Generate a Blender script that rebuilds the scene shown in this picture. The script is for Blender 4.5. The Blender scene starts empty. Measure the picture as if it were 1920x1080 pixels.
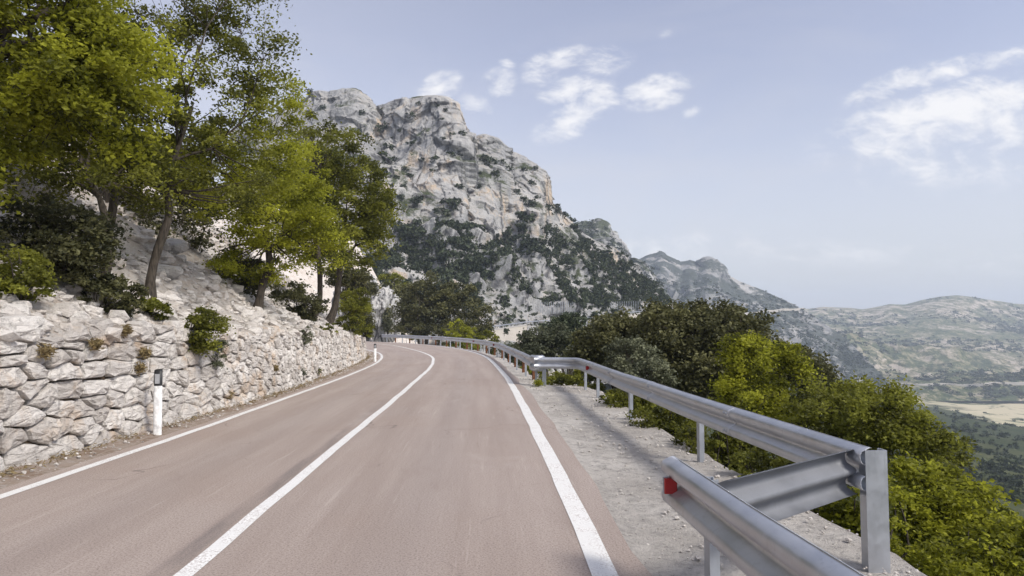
import bpy, math, random
import numpy as np

# ------------------------------------------------------------------ camera, world, sun, exposure
scene = bpy.context.scene
COL = scene.collection
PITCH = math.atan(72 / 1280.0)
cam_data = bpy.data.cameras.new("camera")
cam = bpy.data.objects.new("camera", cam_data)
COL.objects.link(cam)
cam.location = (0, 0, 1.6)
cam.rotation_euler = (math.pi / 2 + PITCH, 0, 0)
cam_data.sensor_width = 36.0
cam_data.lens = 24.0
cam_data.clip_start = 0.05
cam_data.clip_end = 20000
scene.camera = cam

SUN_EL, SUN_AZ = math.radians(44), math.radians(125)      # azimuth clockwise from the view direction (+Y)
sun_data = bpy.data.lights.new("sun", 'SUN')
sun_data.energy = 1.5
sun_data.angle = math.radians(15)
sun_data.color = (1.0, 0.94, 0.85)
sun = bpy.data.objects.new("sun", sun_data)
COL.objects.link(sun)
SD = np.array([math.sin(SUN_AZ) * math.cos(SUN_EL), math.cos(SUN_AZ) * math.cos(SUN_EL), math.sin(SUN_EL)])
from mathutils import Vector
sun.rotation_euler = Vector((-SD[0], -SD[1], -SD[2])).to_track_quat('-Z', 'Y').to_euler()
sun.location = (0, 0, 150)

scene.view_settings.view_transform = 'Standard'
scene.view_settings.look = 'None'
scene.view_settings.gamma = 1.0
scene.view_settings.use_curve_mapping = False
scene.view_settings.exposure = 1.22
scene.cycles.max_bounces = 8
scene.cycles.volume_bounces = 1
scene.cycles.use_denoising = True


# ------------------------------------------------------------------ node helper
class NT:
    def __init__(s, tree):
        s.t = tree
        s.L = tree.links

    def n(s, typ, **kw):
        nd = s.t.nodes.new(typ)
        for k, v in kw.items():
            if k.startswith('i_'):
                key = k[2:]
                key = int(key) if key.isdigit() else key.replace('_', ' ')
                s.set(nd.inputs[key], v)
            else:
                setattr(nd, k, v)
        return nd

    def set(s, sock, v):
        if isinstance(v, bpy.types.NodeSocket):
            s.L.new(v, sock)
        elif isinstance(v, (tuple, list)):
            d = sock.default_value
            v = tuple(v)
            if len(d) == 4 and len(v) == 3:
                v = v + (1,)
            sock.default_value = v
        else:
            sock.default_value = v

    def math(s, op, a, b=0.0, c=None, clamp=False):
        nd = s.t.nodes.new('ShaderNodeMath')
        nd.operation = op
        nd.use_clamp = clamp
        s.set(nd.inputs[0], a)
        s.set(nd.inputs[1], b)
        if c is not None:
            s.set(nd.inputs[2], c)
        return nd.outputs[0]

    def vmath(s, op, a, b):
        nd = s.t.nodes.new('ShaderNodeVectorMath')
        nd.operation = op
        s.set(nd.inputs[0], a)
        s.set(nd.inputs[1], b)
        return nd.outputs[0]

    def mix(s, f, a, b):
        nd = s.t.nodes.new('ShaderNodeMix')
        nd.data_type = 'RGBA'
        s.set(nd.inputs[0], f)
        s.set(nd.inputs[6], a)
        s.set(nd.inputs[7], b)
        return nd.outputs[2]

    def noise(s, vec, scale, detail=4, rough=0.55, dist=0.0):
        nd = s.t.nodes.new('ShaderNodeTexNoise')
        s.set(nd.inputs['Vector'], vec)
        nd.inputs['Scale'].default_value = scale
        nd.inputs['Detail'].default_value = detail
        nd.inputs['Roughness'].default_value = rough
        nd.inputs['Distortion'].default_value = dist
        return nd.outputs[0]

    def ramp(s, f, lo, hi, a=0.0, b=1.0):
        nd = s.t.nodes.new('ShaderNodeMapRange')
        nd.interpolation_type = 'SMOOTHSTEP'
        s.set(nd.inputs[0], f)
        nd.inputs[1].default_value = lo
        nd.inputs[2].default_value = hi
        nd.inputs[3].default_value = a
        nd.inputs[4].default_value = b
        return nd.outputs[0]


def new_mat(name):
    m = bpy.data.materials.new(name)
    m.use_nodes = True
    t = m.node_tree
    t.nodes.clear()
    return m, NT(t), t.nodes.new('ShaderNodeOutputMaterial')


def bump(N, h, strength, dist, normal=None):
    b = N.n('ShaderNodeBump')
    N.set(b.inputs['Height'], h)
    b.inputs['Strength'].default_value = strength
    b.inputs['Distance'].default_value = dist
    if normal is not None:
        N.L.new(normal, b.inputs['Normal'])
    return b.outputs[0]


def principled(N, out, color, rough=0.8, normal=None, metallic=0.0, spec=0.3):
    p = N.n('ShaderNodeBsdfPrincipled')
    N.set(p.inputs['Base Color'], color)
    N.set(p.inputs['Roughness'], rough)
    N.set(p.inputs['Metallic'], metallic)
    p.inputs['Specular IOR Level'].default_value = spec
    if normal is not None:
        N.L.new(normal, p.inputs['Normal'])
    N.L.new(p.outputs[0], out.inputs[0])
    return p


# ------------------------------------------------------------------ world: hazy daylight sky with broken cloud
world = bpy.data.worlds.new("World")
scene.world = world
world.use_nodes = True
wt = world.node_tree
wt.nodes.clear()
W = NT(wt)
wout = wt.nodes.new('ShaderNodeOutputWorld')
bg = wt.nodes.new('ShaderNodeBackground')
bg.inputs['Strength'].default_value = 0.083
sky = wt.nodes.new('ShaderNodeTexSky')
sky.sky_type = 'NISHITA'
sky.sun_disc = False
sky.sun_elevation = SUN_EL
sky.sun_rotation = SUN_AZ
sky.air_density = 1.0
sky.dust_density = 2.5
sky.ozone_density = 1.6
sky.altitude = 400
tc = wt.nodes.new('ShaderNodeTexCoord')
dirv = tc.outputs['Generated']
sx = wt.nodes.new('ShaderNodeSeparateXYZ')
W.L.new(dirv, sx.inputs[0])
ysafe = W.math('MAXIMUM', sx.outputs[1], 0.02)
cu = W.math('DIVIDE', sx.outputs[0], ysafe)      # tangent of azimuth, ahead
cv = W.math('DIVIDE', sx.outputs[2], ysafe)      # tangent of elevation
cuv = wt.nodes.new('ShaderNodeCombineXYZ')
W.L.new(cu, cuv.inputs[0])
W.L.new(cv, cuv.inputs[1])


def cloud_blob(px, py, rx, ry, rot=0.0, amp=1.0):
    u0, v0 = (px - 960) / 1280.0, (612 - py) / 1280.0
    du = W.math('SUBTRACT', cu, u0)
    dv = W.math('SUBTRACT', cv, v0)
    c, s_ = math.cos(rot), math.sin(rot)
    a = W.math('ADD', W.math('MULTIPLY', du, c / (rx / 1280.0)), W.math('MULTIPLY', dv, s_ / (rx / 1280.0)))
    b = W.math('ADD', W.math('MULTIPLY', du, -s_ / (ry / 1280.0)), W.math('MULTIPLY', dv, c / (ry / 1280.0)))
    d2 = W.math('ADD', W.math('MULTIPLY', a, a), W.math('MULTIPLY', b, b))
    return W.math('MULTIPLY', W.math('SUBTRACT', 1.0, W.math('SQRT', d2), clamp=True), amp)


blobs = [(818, 160, 62, 36, 0.55, 1.0), (935, 150, 45, 40, 0.3, .75), (895, 190, 48, 30, -.2, .7), (1050, 100, 85, 30, .25, .85),
         (1140, 105, 70, 40, .1, .6), (1015, 135, 50, 32, .4, .75), (1075, 160, 80, 32, .2, .95), (1085, 215, 110, 40, .45, 1.1),
         (1120, 180, 60, 45, .6, .9), (1235, 165, 85, 42, .25, 1.1), (1305, 203, 30, 14, .4, .4), (1255, 52, 28, 14, .3, .3),
         (950, 108, 24, 14, -.4, .5),
         (1690, 150, 130, 30, .38, .8), (1790, 125, 120, 26, .33, .8), (1900, 100, 90, 26, .2, .7), (1790, 200, 270, 60, .24, 1.2),
         (1900, 180, 180, 46, .3, 1.0), (1800, 240, 300, 70, .05, .75), (1760, 290, 320, 90, .0, .45),
         (1270, 465, 260, 48, .02, .42), (1560, 475, 330, 40, 0, .3), (1900, 490, 260, 40, 0, .3)]
acc = None
for b_ in blobs:
    s_ = cloud_blob(*b_)
    acc = s_ if acc is None else W.math('MAXIMUM', acc, s_)
str_v = W.vmath('MULTIPLY', cuv.outputs[0], (1.0, 1.9, 1.0))
cn = W.noise(str_v, 13.0, 9, 0.66, 0.6)
cn2 = W.noise(str_v, 28.0, 6, 0.6, 0.4)
cden = W.math('ADD', acc, W.math('ADD', W.math('MULTIPLY', W.math('SUBTRACT', cn, 0.5), 2.6), W.math('MULTIPLY', W.math('SUBTRACT', cn2, 0.5), 1.3)))
cmask = W.ramp(cden, -0.08, 1.15, 0.0, 0.95)
cmask = W.math('MULTIPLY', cmask, W.ramp(acc, 0.0, 0.3))
# thin veil over the whole sky, drawn out in bands
veil = W.noise(W.vmath('MULTIPLY', dirv, (1.5, 1.5, 5.0)), 1.6, 5, 0.55, 0.6)
veilm = W.ramp(veil, 0.42, 0.78, 0.06, 0.26)
veilm = W.math('ADD', veilm, W.ramp(sx.outputs[2], 0.40, 0.0, 0.0, 0.62))
veilm = W.math('ADD', veilm, W.ramp(sx.outputs[0], 0.3, -0.7, 0.0, 0.30), clamp=True)
skyc = sky.outputs[0]
hsv = wt.nodes.new('ShaderNodeHueSaturation')
hsv.inputs['Hue'].default_value = 0.518
hsv.inputs['Saturation'].default_value = 0.66
hsv.inputs['Value'].default_value = 1.0
W.L.new(skyc, hsv.inputs['Color'])
CLOUD = (5.3, 5.25, 5.3)
c1 = W.mix(veilm, hsv.outputs[0], (4.0, 3.92, 4.02))
c2 = W.mix(cmask, c1, CLOUD)
W.L.new(c2, bg.inputs['Color'])
W.L.new(bg.outputs[0], wout.inputs[0])

# ------------------------------------------------------------------ geometry helpers
rng = np.random.default_rng(7)
random.seed(5)
_CP, _SP = math.cos(PITCH), math.sin(PITCH)


def ray(px, py):
    a = (np.asarray(px, float) - 960) / 1280.0
    b = (540 - np.asarray(py, float)) / 1280.0
    return a, _CP - b * _SP, _SP + b * _CP


def P(px, py, Y):
    """Point seen at photograph position (px, py), Y metres ahead."""
    x, y, z = ray(px, py)
    k = np.asarray(Y, float) / y
    return np.stack(np.broadcast_arrays(x * k, np.asarray(Y, float) + 0 * x, 1.6 + z * k), -1)


def G(px, py, z0=0.0):
    x, y, z = ray(px, py)
    k = (z0 - 1.6) / z
    return np.array([x * k, y * k, z0])


def project(p):
    p = np.asarray(p)
    dx, dy, dz = p[..., 0], p[..., 1], p[..., 2] - 1.6
    f = dy * _CP + dz * _SP
    u = -dy * _SP + dz * _CP
    return 960 + 1280 * dx / f, 540 - 1280 * u / f


def _hash(i, j, k, seed):
    h = (i * 374761393 + j * 668265263 + k * 2147483647 + seed * 974634777) & 0xFFFFFFFF
    h = ((h ^ (h >> 13)) * 1274126177) & 0xFFFFFFFF
    h = (h ^ (h >> 16)) & 0xFFFFFFFF
    return h.astype(np.float64) / 4294967295.0


def vnoise(p, seed=0):
    p = np.asarray(p, float)
    i = np.floor(p).astype(np.int64)
    f = p - i
    f = f * f * f * (f * (f * 6 - 15) + 10)
    r = 0
    for a in (0, 1):
        for b in (0, 1):
            for c in (0, 1):
                w = (f[..., 0] if a else 1 - f[..., 0]) * (f[..., 1] if b else 1 - f[..., 1]) * (f[..., 2] if c else 1 - f[..., 2])
                r = r + w * _hash(i[..., 0] + a, i[..., 1] + b, i[..., 2] + c, seed)
    return r * 2 - 1


def fbm(p, octs=4, seed=0, gain=0.5):
    p = np.asarray(p, float)
    s, a = 0, 1.0
    for o in range(octs):
        s = s + a * vnoise(p * 2.03 ** o + 17.3 * o, seed + o)
        a *= gain
    return s


def ridged(p, octs=4, seed=0, gain=0.5):
    p = np.asarray(p, float)
    s, a = 0, 1.0
    for o in range(octs):
        s = s + a * (1 - 2 * np.abs(vnoise(p * 2.03 ** o + 9.1 * o, seed + o)))
        a *= gain
    return s


def facets(p, seed=0, tilt=1.0):
    """Blocky broken relief: every Voronoi cell its own tilted plane, in units of one cell."""
    p = np.asarray(p, float)
    base = np.floor(p).astype(np.int64)
    best = np.full(p.shape[:-1], 9.0)
    val = np.zeros(p.shape[:-1])
    for a in (-1, 0, 1):
        for b in (-1, 0, 1):
            for c in (-1, 0, 1):
                i, j, k = base[..., 0] + a, base[..., 1] + b, base[..., 2] + c
                f = np.stack([i + _hash(i, j, k, seed), j + _hash(i, j, k, seed + 1), k + _hash(i, j, k, seed + 2)], -1)
                d = p - f
                d2 = (d * d).sum(-1)
                t = np.stack([_hash(i, j, k, seed + 3 + q) - .5 for q in range(3)], -1)
                v = _hash(i, j, k, seed + 7) - .5 + tilt * (d * t).sum(-1) * 1.6
                m = d2 < best
                best = np.where(m, d2, best)
                val = np.where(m, v, val)
    return val


def mesh(name, V, F, mat, parent=None, smooth=True, tint=None, uv=None, link=True, mats=None, midx=None):
    """V (n,3); F an (m,k) array, or a list of such arrays of different k."""
    me = bpy.data.meshes.new(name)
    V = np.ascontiguousarray(V, dtype=np.float32)
    Fs = F if isinstance(F, list) else [F]
    Fs = [np.asarray(f, dtype=np.int32) for f in Fs if len(f)]
    nl = sum(f.size for f in Fs)
    nf = sum(len(f) for f in Fs)
    me.vertices.add(len(V))
    me.vertices.foreach_set('co', V.ravel())
    me.loops.add(nl)
    me.loops.foreach_set('vertex_index', np.concatenate([f.ravel() for f in Fs]))
    me.polygons.add(nf)
    tot = np.concatenate([np.full(len(f), f.shape[1], np.int32) for f in Fs])
    me.polygons.foreach_set('loop_start', np.concatenate([[0], np.cumsum(tot)[:-1]]).astype(np.int32))
    me.polygons.foreach_set('loop_total', tot)
    me.polygons.foreach_set('use_smooth', np.full(nf, bool(smooth)))
    for m in (mats or [mat]):
        me.materials.append(m)
    if midx is not None:
        me.polygons.foreach_set('material_index', np.asarray(midx, np.int32))
    if tint is not None:
        at = me.attributes.new('tint', 'FLOAT', 'FACE')
        at.data.foreach_set('value', np.asarray(tint, np.float32))
    if uv is not None:
        l = me.uv_layers.new(name='UVMap')
        idx = np.concatenate([f.ravel() for f in Fs])
        l.data.foreach_set('uv', np.asarray(uv, np.float32)[idx].ravel())
    me.update(calc_edges=True)
    me.validate()
    if not link:
        return me
    o = bpy.data.objects.new(name, me)
    COL.objects.link(o)
    if parent is not None:
        o.parent = parent
    return o


def tag(o, label=None, cat=None, group=None, kind=None):
    if label:
        o['label'] = label
    if cat:
        o['category'] = cat
    if group:
        o['group'] = group
    if kind:
        o['kind'] = kind
    return o


def empty(name, loc, label, cat, group=None):
    o = bpy.data.objects.new(name, None)
    COL.objects.link(o)
    o.location = tuple(float(v) for v in loc)
    o.empty_display_size = 0.3
    return tag(o, label, cat, group)


class Acc:
    """Collects pieces into one mesh."""
    def __init__(s):
        s.V, s.F, s.T, s.n = [], {}, {}, 0

    def add(s, V, F, tint=0.5):
        V = np.asarray(V, float)
        for f in (F if isinstance(F, list) else [F]):
            f = np.asarray(f)
            if len(f):
                s.F.setdefault(f.shape[1], []).append(f + s.n)
                s.T.setdefault(f.shape[1], []).append(np.broadcast_to(np.asarray(tint, float), (len(f),)))
        s.V.append(V)
        s.n += len(V)

    def obj(s, name, mat, parent=None, smooth=True, link=True, offset=None):
        V = np.concatenate(s.V)
        if offset is not None:
            V = V - np.asarray(offset)
        ks = sorted(s.F)
        return mesh(name, V, [np.concatenate(s.F[k]) for k in ks], mat, parent, smooth,
                    tint=np.concatenate([np.concatenate(s.T[k]) for k in ks]), link=link)


def tube(pts, radii, sides=6):
    pts = np.asarray(pts, float)
    n = len(pts)
    t = np.gradient(pts, axis=0)
    t /= np.linalg.norm(t, axis=1)[:, None] + 1e-9
    ref = np.array([0.3, 0.9, 0.1]) if abs(t[:, 2]).mean() > .7 else np.array([0, 0, 1.0])
    a = np.cross(t, ref)
    a /= np.linalg.norm(a, axis=1)[:, None] + 1e-9
    b = np.cross(t, a)
    ang = np.linspace(0, 2 * np.pi, sides, endpoint=False)
    r = np.asarray(radii, float)[:, None, None]
    V = pts[:, None] + r * (np.cos(ang)[None, :, None] * a[:, None] + np.sin(ang)[None, :, None] * b[:, None])
    V = V.reshape(-1, 3)
    i = np.arange(n - 1)[:, None] * sides
    j = np.arange(sides)[None]
    jn = (j + 1) % sides
    F = np.stack([i + j, i + jn, i + sides + jn, i + sides + j], -1).reshape(-1, 4)
    V = np.concatenate([V, pts[-1:]])
    k = (n - 1) * sides
    cap = np.stack([k + j[0], k + jn[0], np.full(sides, len(V) - 1)], -1)
    return V, [F, cap]


def grid_faces(nr, nc):
    i = np.arange(nr - 1)[:, None] * nc
    j = np.arange(nc - 1)[None]
    return np.stack([i + j, i + j + 1, i + nc + j + 1, i + nc + j], -1).reshape(-1, 4)


def box(c, sx_, sy_, sz_, ax=(1, 0, 0), ay=(0, 1, 0), bev=0.0):
    """Box centred at c, bevelled on its vertical edges."""
    ax, ay = np.asarray(ax, float), np.asarray(ay, float)
    az = np.cross(ax, ay)
    hx, hy, hz = sx_ / 2, sy_ / 2, sz_ / 2
    if bev > 0:
        prof = [(-hx + bev, -hy), (hx - bev, -hy), (hx, -hy + bev), (hx, hy - bev), (hx - bev, hy), (-hx + bev, hy), (-hx, hy - bev), (-hx, -hy + bev)]
    else:
        prof = [(-hx, -hy), (hx, -hy), (hx, hy), (-hx, hy)]
    n = len(prof)
    V = [np.asarray(c) + ax * p[0] + ay * p[1] + az * z for z in (-hz, hz) for p in prof]
    F = np.array([[i, (i + 1) % n, n + (i + 1) % n, n + i] for i in range(n)])
    return np.array(V), [F, np.array([list(range(n))[::-1]]), np.array([[n + i for i in range(n)]])]


def smooth_path(pts, step=0.5):
    """Catmull-Rom through pts, resampled at about STEP metres."""
    p = np.asarray(pts, float)
    p = np.concatenate([[2 * p[0] - p[1]], p, [2 * p[-1] - p[-2]]])
    out = []
    for i in range(1, len(p) - 2):
        t = np.linspace(0, 1, 24, endpoint=False)[:, None]
        a, b, c, d = p[i - 1], p[i], p[i + 1], p[i + 2]
        out.append(0.5 * (2 * b + (c - a) * t + (2 * a - 5 * b + 4 * c - d) * t ** 2 + (3 * b - a - 3 * c + d) * t ** 3))
    out = np.concatenate(out + [p[-2:-1]])
    s = np.concatenate([[0], np.cumsum(np.linalg.norm(np.diff(out, axis=0), axis=1))])
    n = max(2, int(s[-1] / step) + 1)
    q = np.linspace(0, s[-1], n)
    return np.stack([np.interp(q, s, out[:, k]) for k in range(p.shape[1])], -1)


def path_normals(p):
    """Unit normal to the right-hand side of travel, in plan."""
    t = np.gradient(p[:, :2], axis=0)
    t /= np.linalg.norm(t, axis=1)[:, None]
    return np.stack([t[:, 1], -t[:, 0]], -1)


# ------------------------------------------------------------------ materials
def geo_pos(N):
    return N.n('ShaderNodeNewGeometry').outputs['Position']


def attr(N, name='tint'):
    a = N.n('ShaderNodeAttribute')
    a.attribute_name = name
    return a.outputs['Fac']


def leaf_mat(name, dark, bright, trans=0.35, rough=0.55):
    m, N, out = new_mat(name)
    t = attr(N)
    col = N.mix(t, dark, bright)
    d = N.n('ShaderNodeBsdfPrincipled')
    N.set(d.inputs['Base Color'], col)
    d.inputs['Roughness'].default_value = rough
    d.inputs['Specular IOR Level'].default_value = 0.25
    tr = N.n('ShaderNodeBsdfTranslucent')
    N.set(tr.inputs[0], N.mix(0.35, col, bright))
    mx = N.n('ShaderNodeMixShader')
    mx.inputs[0].default_value = trans
    N.L.new(d.outputs[0], mx.inputs[1])
    N.L.new(tr.outputs[0], mx.inputs[2])
    N.L.new(mx.outputs[0], out.inputs[0])
    return m


M = {}
M['leaf_yellow'] = leaf_mat('yellow_green_leaf', (.032, .042, .008), (.42, .435, .042), .56)
M['leaf_olive'] = leaf_mat('olive_leaf', (.026, .032, .009), (.27, .28, .042), .5)
M['leaf_holm'] = leaf_mat('holm_oak_leaf', (.022, .026, .012), (.175, .172, .070), .32)
M['leaf_grey'] = leaf_mat('grey_green_leaf', (.045, .054, .030), (.19, .20, .12), .25)
M['leaf_lime'] = leaf_mat('lime_leaf', (.044, .054, .009), (.44, .45, .046), .58)
M['leaf_shrub'] = leaf_mat('dark_scrub_leaf', (.020, .030, .016), (.085, .105, .052), .15, .7)
M['leaf_far'] = leaf_mat('valley_scrub_leaf', (.020, .030, .014), (.075, .092, .038), .12, .8)
M['leaf_dry'] = leaf_mat('dry_grass_leaf', (.16, .11, .05), (.30, .24, .12), .2)


def bark_mat():
    m, N, out = new_mat('bark')
    p = geo_pos(N)
    a = N.noise(N.vmath('MULTIPLY', p, (9, 9, 2)), 3.0, 5, .6)
    col = N.mix(N.ramp(a, .3, .7), (.024, .020, .016), (.080, .066, .052))
    principled(N, out, col, .9, bump(N, a, .8, .02))
    return m


M['bark'] = bark_mat()


def stone_mat(name, base_a, base_b, stain=(.30, .20, .12), scale=1.0, stain_amt=.5):
    m, N, out = new_mat(name)
    p = geo_pos(N)
    t = attr(N)
    col = N.mix(t, base_a, base_b)
    n1 = N.noise(p, 5.0 * scale, 6, .65)
    n2 = N.noise(p, 1.1 * scale, 5, .6, .8)
    n3 = N.noise(p, 26 * scale, 4, .7)
    col = N.mix(N.ramp(n1, .38, .72, 0, .55), col, (.50, .475, .45))
    col = N.mix(N.ramp(n1, .30, .46, .6, 0), col, (.185, .175, .165))
    col = N.mix(N.ramp(n2, .50, .72, 0, stain_amt), col, stain)
    col = N.mix(N.ramp(n3, .30, .44, .45, 0), col, (.15, .14, .13))
    lay = N.noise(N.vmath('MULTIPLY', p, (1, 1, 5)), 3.0 * scale, 5, .65, .6)
    col = N.mix(N.ramp(lay, .40, .28, 0, .45), col, (.20, .185, .17))
    h = N.math('ADD', N.math('ADD', N.math('MULTIPLY', n1, 1.0), N.math('MULTIPLY', n3, .4)), N.math('MULTIPLY', lay, .9))
    principled(N, out, col, .92, bump(N, h, 1.0, .075 / scale), spec=.15)
    return m


M['wall_stone'] = stone_mat('limestone_block', (.45, .415, .385), (.74, .71, .675), (.50, .35, .22), 1.4, .65)
M['scree'] = stone_mat('scree_stone', (.54, .50, .465), (.74, .705, .67), (.54, .43, .33), 1.4, .35)
M['boulder'] = stone_mat('boulder_stone', (.40, .39, .39), (.52, .51, .50), (.36, .28, .21), .8, .25)


def soil_mat(name, ca, cb, cc, sc=1.0, bd=.05):
    m, N, out = new_mat(name)
    p = geo_pos(N)
    n1 = N.noise(p, .9 * sc, 6, .62, .3)
    n2 = N.noise(p, 9 * sc, 6, .7)
    n3 = N.noise(p, 45 * sc, 3, .7)
    col = N.mix(N.ramp(n1, .35, .65), ca, cb)
    col = N.mix(N.ramp(n2, .42, .68), col, cc)
    col = N.mix(N.ramp(n3, .3, .45, .5, 0), col, (.12, .10, .085))
    h = N.math('ADD', n2, N.math('MULTIPLY', n3, .5))
    principled(N, out, col, .95, bump(N, h, 1.0, bd), spec=.1)
    return m


M['slope'] = soil_mat('scree_soil', (.68, .625, .575), (.56, .475, .40), (.74, .71, .675), 1.0, .12)
M['verge'] = soil_mat('verge_soil', (.22, .155, .11), (.31, .25, .205), (.38, .34, .31), 1.3, .03)
M['core'] = soil_mat('joint_soil', (.11, .080, .055), (.16, .120, .085), (.06, .048, .038), 2.0, .05)


def road_mat():
    m, N, out = new_mat('worn_red_asphalt')
    uvn = N.n('ShaderNodeUVMap')
    s = N.n('ShaderNodeSeparateXYZ')
    N.L.new(uvn.outputs[0], s.inputs[0])
    p = geo_pos(N)
    big = N.noise(p, .35, 5, .55, .3)
    along = N.noise(N.vmath('MULTIPLY', uvn.outputs[0], (2.2, .12, 1)), 1.0, 5, .6)
    fine = N.noise(p, 150, 3, .8)
    grit = N.noise(p, 62, 4, .85)
    col = N.mix(N.ramp(along, .32, .68), (.350, .283, .246), (.435, .363, .322))
    col = N.mix(N.ramp(big, .45, .75, 0, .5), col, (.36, .275, .225))
    # polished wheel tracks, and the darker oil strip mid-lane
    u = s.outputs[0]
    for c0, w, amt, cc in ((1.35, .55, .30, (.33, .285, .265)), (-1.35, .55, .22, (.33, .285, .265))):
        d = N.math('ABSOLUTE', N.math('SUBTRACT', u, c0))
        col = N.mix(N.ramp(d, 0.0, w, amt, 0), col, cc)
    # old painted-over line along the centre: tar-dark band to the left of the white line
    d = N.math('ABSOLUTE', N.math('ADD', u, .155))
    wob = N.noise(N.vmath('MULTIPLY', uvn.outputs[0], (3, .5, 1)), 1.0, 4, .6)
    v_near = N.ramp(s.outputs[1], 6.0, 18.0, 1.0, .15)
    band = N.math('MULTIPLY', N.math('MULTIPLY', N.ramp(d, .04, .12, .6, 0), N.ramp(wob, .35, .6, .15, 1)), v_near)
    col = N.mix(band, col, (.13, .115, .115))
    col = N.mix(N.ramp(grit, .38, .54, .7, 0), col, (.12, .092, .085))
    col = N.mix(N.ramp(fine, .54, .68, 0, .7), col, (.52, .46, .43))
    # patched and stained areas
    pat = N.noise(N.vmath('MULTIPLY', uvn.outputs[0], (.9, .35, 1)), 1.3, 6, .7, .4)
    col = N.mix(N.ramp(pat, .55, .75, 0, .4), col, (.24, .185, .16))
    col = N.mix(N.ramp(pat, .42, .28, 0, .35), col, (.45, .39, .36))
    stk = N.noise(N.vmath('MULTIPLY', uvn.outputs[0], (16, .5, 1)), 1.0, 5, .7)
    col = N.mix(N.ramp(stk, .40, .28, 0, .5), col, (.24, .185, .155))
    col = N.mix(N.ramp(stk, .58, .72, 0, .5), col, (.50, .43, .39))
    # hairline cracks
    vor = N.n('ShaderNodeTexVoronoi')
    vor.feature = 'DISTANCE_TO_EDGE'
    dv_ = N.n('ShaderNodeTexNoise')
    dv_.inputs['Scale'].default_value = 1.4
    N.L.new(p, dv_.inputs['Vector'])
    N.L.new(N.vmath('ADD', p, N.vmath('SCALE', dv_.outputs[1], (1, 1, 1))), vor.inputs['Vector'])
    vor.inputs['Scale'].default_value = .42
    ck = N.math('MULTIPLY', N.ramp(vor.outputs['Distance'], .0, .008, .7, 0), N.ramp(big, .5, .62))
    col = N.mix(ck, col, (.09, .075, .07))
    h = N.math('ADD', N.math('MULTIPLY', grit, .7), fine)
    principled(N, out, col, .66, bump(N, h, .55, .012), spec=.42)
    return m


M['road'] = road_mat()


def paint_mat():
    m, N, out = new_mat('road_paint')
    p = geo_pos(N)
    n1 = N.noise(p, 3.0, 6, .7)
    n2 = N.noise(p, 60, 3, .75)
    col = N.mix(N.ramp(n1, .35, .7), (.70, .70, .69), (.80, .80, .79))
    wear = N.math('MULTIPLY', N.ramp(n2, .46, .62, 0, .85), N.ramp(n1, .40, .58, .15, 1))
    col = N.mix(wear, col, (.36, .31, .29))
    principled(N, out, col, .75, bump(N, n2, .3, .006), spec=.25)
    return m


M['paint'] = paint_mat()


def layby_mat():
    m, N, out = new_mat('weathered_concrete_gravel')
    p = geo_pos(N)
    n1 = N.noise(p, .7, 6, .6, .4)
    n2 = N.noise(p, 7, 6, .72)
    n3 = N.noise(p, 48, 4, .8)
    n4 = N.noise(p, 22, 4, .8)
    col = N.mix(N.ramp(n1, .35, .65), (.44, .41, .38), (.58, .55, .515))
    col = N.mix(N.ramp(n2, .45, .66, 0, .6), col, (.25, .235, .225))
    col = N.mix(N.ramp(n3, .55, .72, 0, .8), col, (.56, .54, .51))
    col = N.mix(N.ramp(n4, .30, .44, .75, 0), col, (.10, .09, .085))
    h = N.math('ADD', N.math('ADD', n2, N.math('MULTIPLY', n3, .5)), N.math('MULTIPLY', n4, .6))
    principled(N, out, col, .93, bump(N, h, 1.0, .045), spec=.15)
    return m


M['layby'] = layby_mat()


def steel_mat(name, c, rough, metallic=.85):
    m, N, out = new_mat(name)
    p = geo_pos(N)
    n = N.noise(p, 4.0, 6, .65)
    n2 = N.noise(N.vmath('MULTIPLY', p, (1, 1, .2)), 30, 4, .6)
    col = N.mix(N.ramp(n, .3, .7), tuple(x * .80 for x in c), c)
    col = N.mix(N.ramp(n2, .56, .74, 0, .35), col, tuple(x * .6 for x in c))
    dirt = N.noise(p, 1.7, 5, .7)
    col = N.mix(N.ramp(dirt, .56, .75, 0, .35), col, (.30, .26, .22))
    r = N.ramp(n, .3, .7, rough - .08, rough + .12)
    principled(N, out, col, r, bump(N, n2, .12, .004), metallic, .5)
    return m


M['steel'] = steel_mat('galvanised_steel', (.56, .58, .62), .44, .88)
M['post_steel'] = steel_mat('weathered_post_steel', (.42, .45, .50), .5, .5)
M['dull_steel'] = steel_mat('dull_brace_steel', (.20, .21, .235), .6, .4)


def rust_mat():
    m, N, out = new_mat('rusty_brown_steel')
    p = geo_pos(N)
    n = N.noise(p, 14, 6, .7)
    col = N.mix(N.ramp(n, .3, .7), (.07, .030, .016), (.22, .095, .045))
    principled(N, out, col, .9, bump(N, n, .4, .006), .0, .2)
    return m


M['rust'] = rust_mat()


def flat_mat(name, c, rough=.5, spec=.4, var=.15):
    m, N, out = new_mat(name)
    n = N.noise(geo_pos(N), 11, 5, .65)
    col = N.mix(N.ramp(n, .35, .7, 0, 1), c, tuple(x * (1 - var) for x in c))
    principled(N, out, col, rough, None, 0, spec)
    return m


M['white_plastic'] = flat_mat('white_plastic', (.80, .80, .80), .5, .35, .38)
M['black_plastic'] = flat_mat('black_plastic', (.02, .02, .022), .5)
M['grey_reflector'] = flat_mat('grey_reflector', (.42, .43, .45), .3, .6)
M['red_reflector'] = flat_mat('red_reflector', (.36, .014, .012), .3, .5)
M['concrete'] = soil_mat('pale_concrete', (.50, .46, .41), (.44, .40, .36), (.54, .51, .47), .35, .05)
M['far_asphalt'] = flat_mat('pale_asphalt', (.46, .44, .43), .9, .1)


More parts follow.
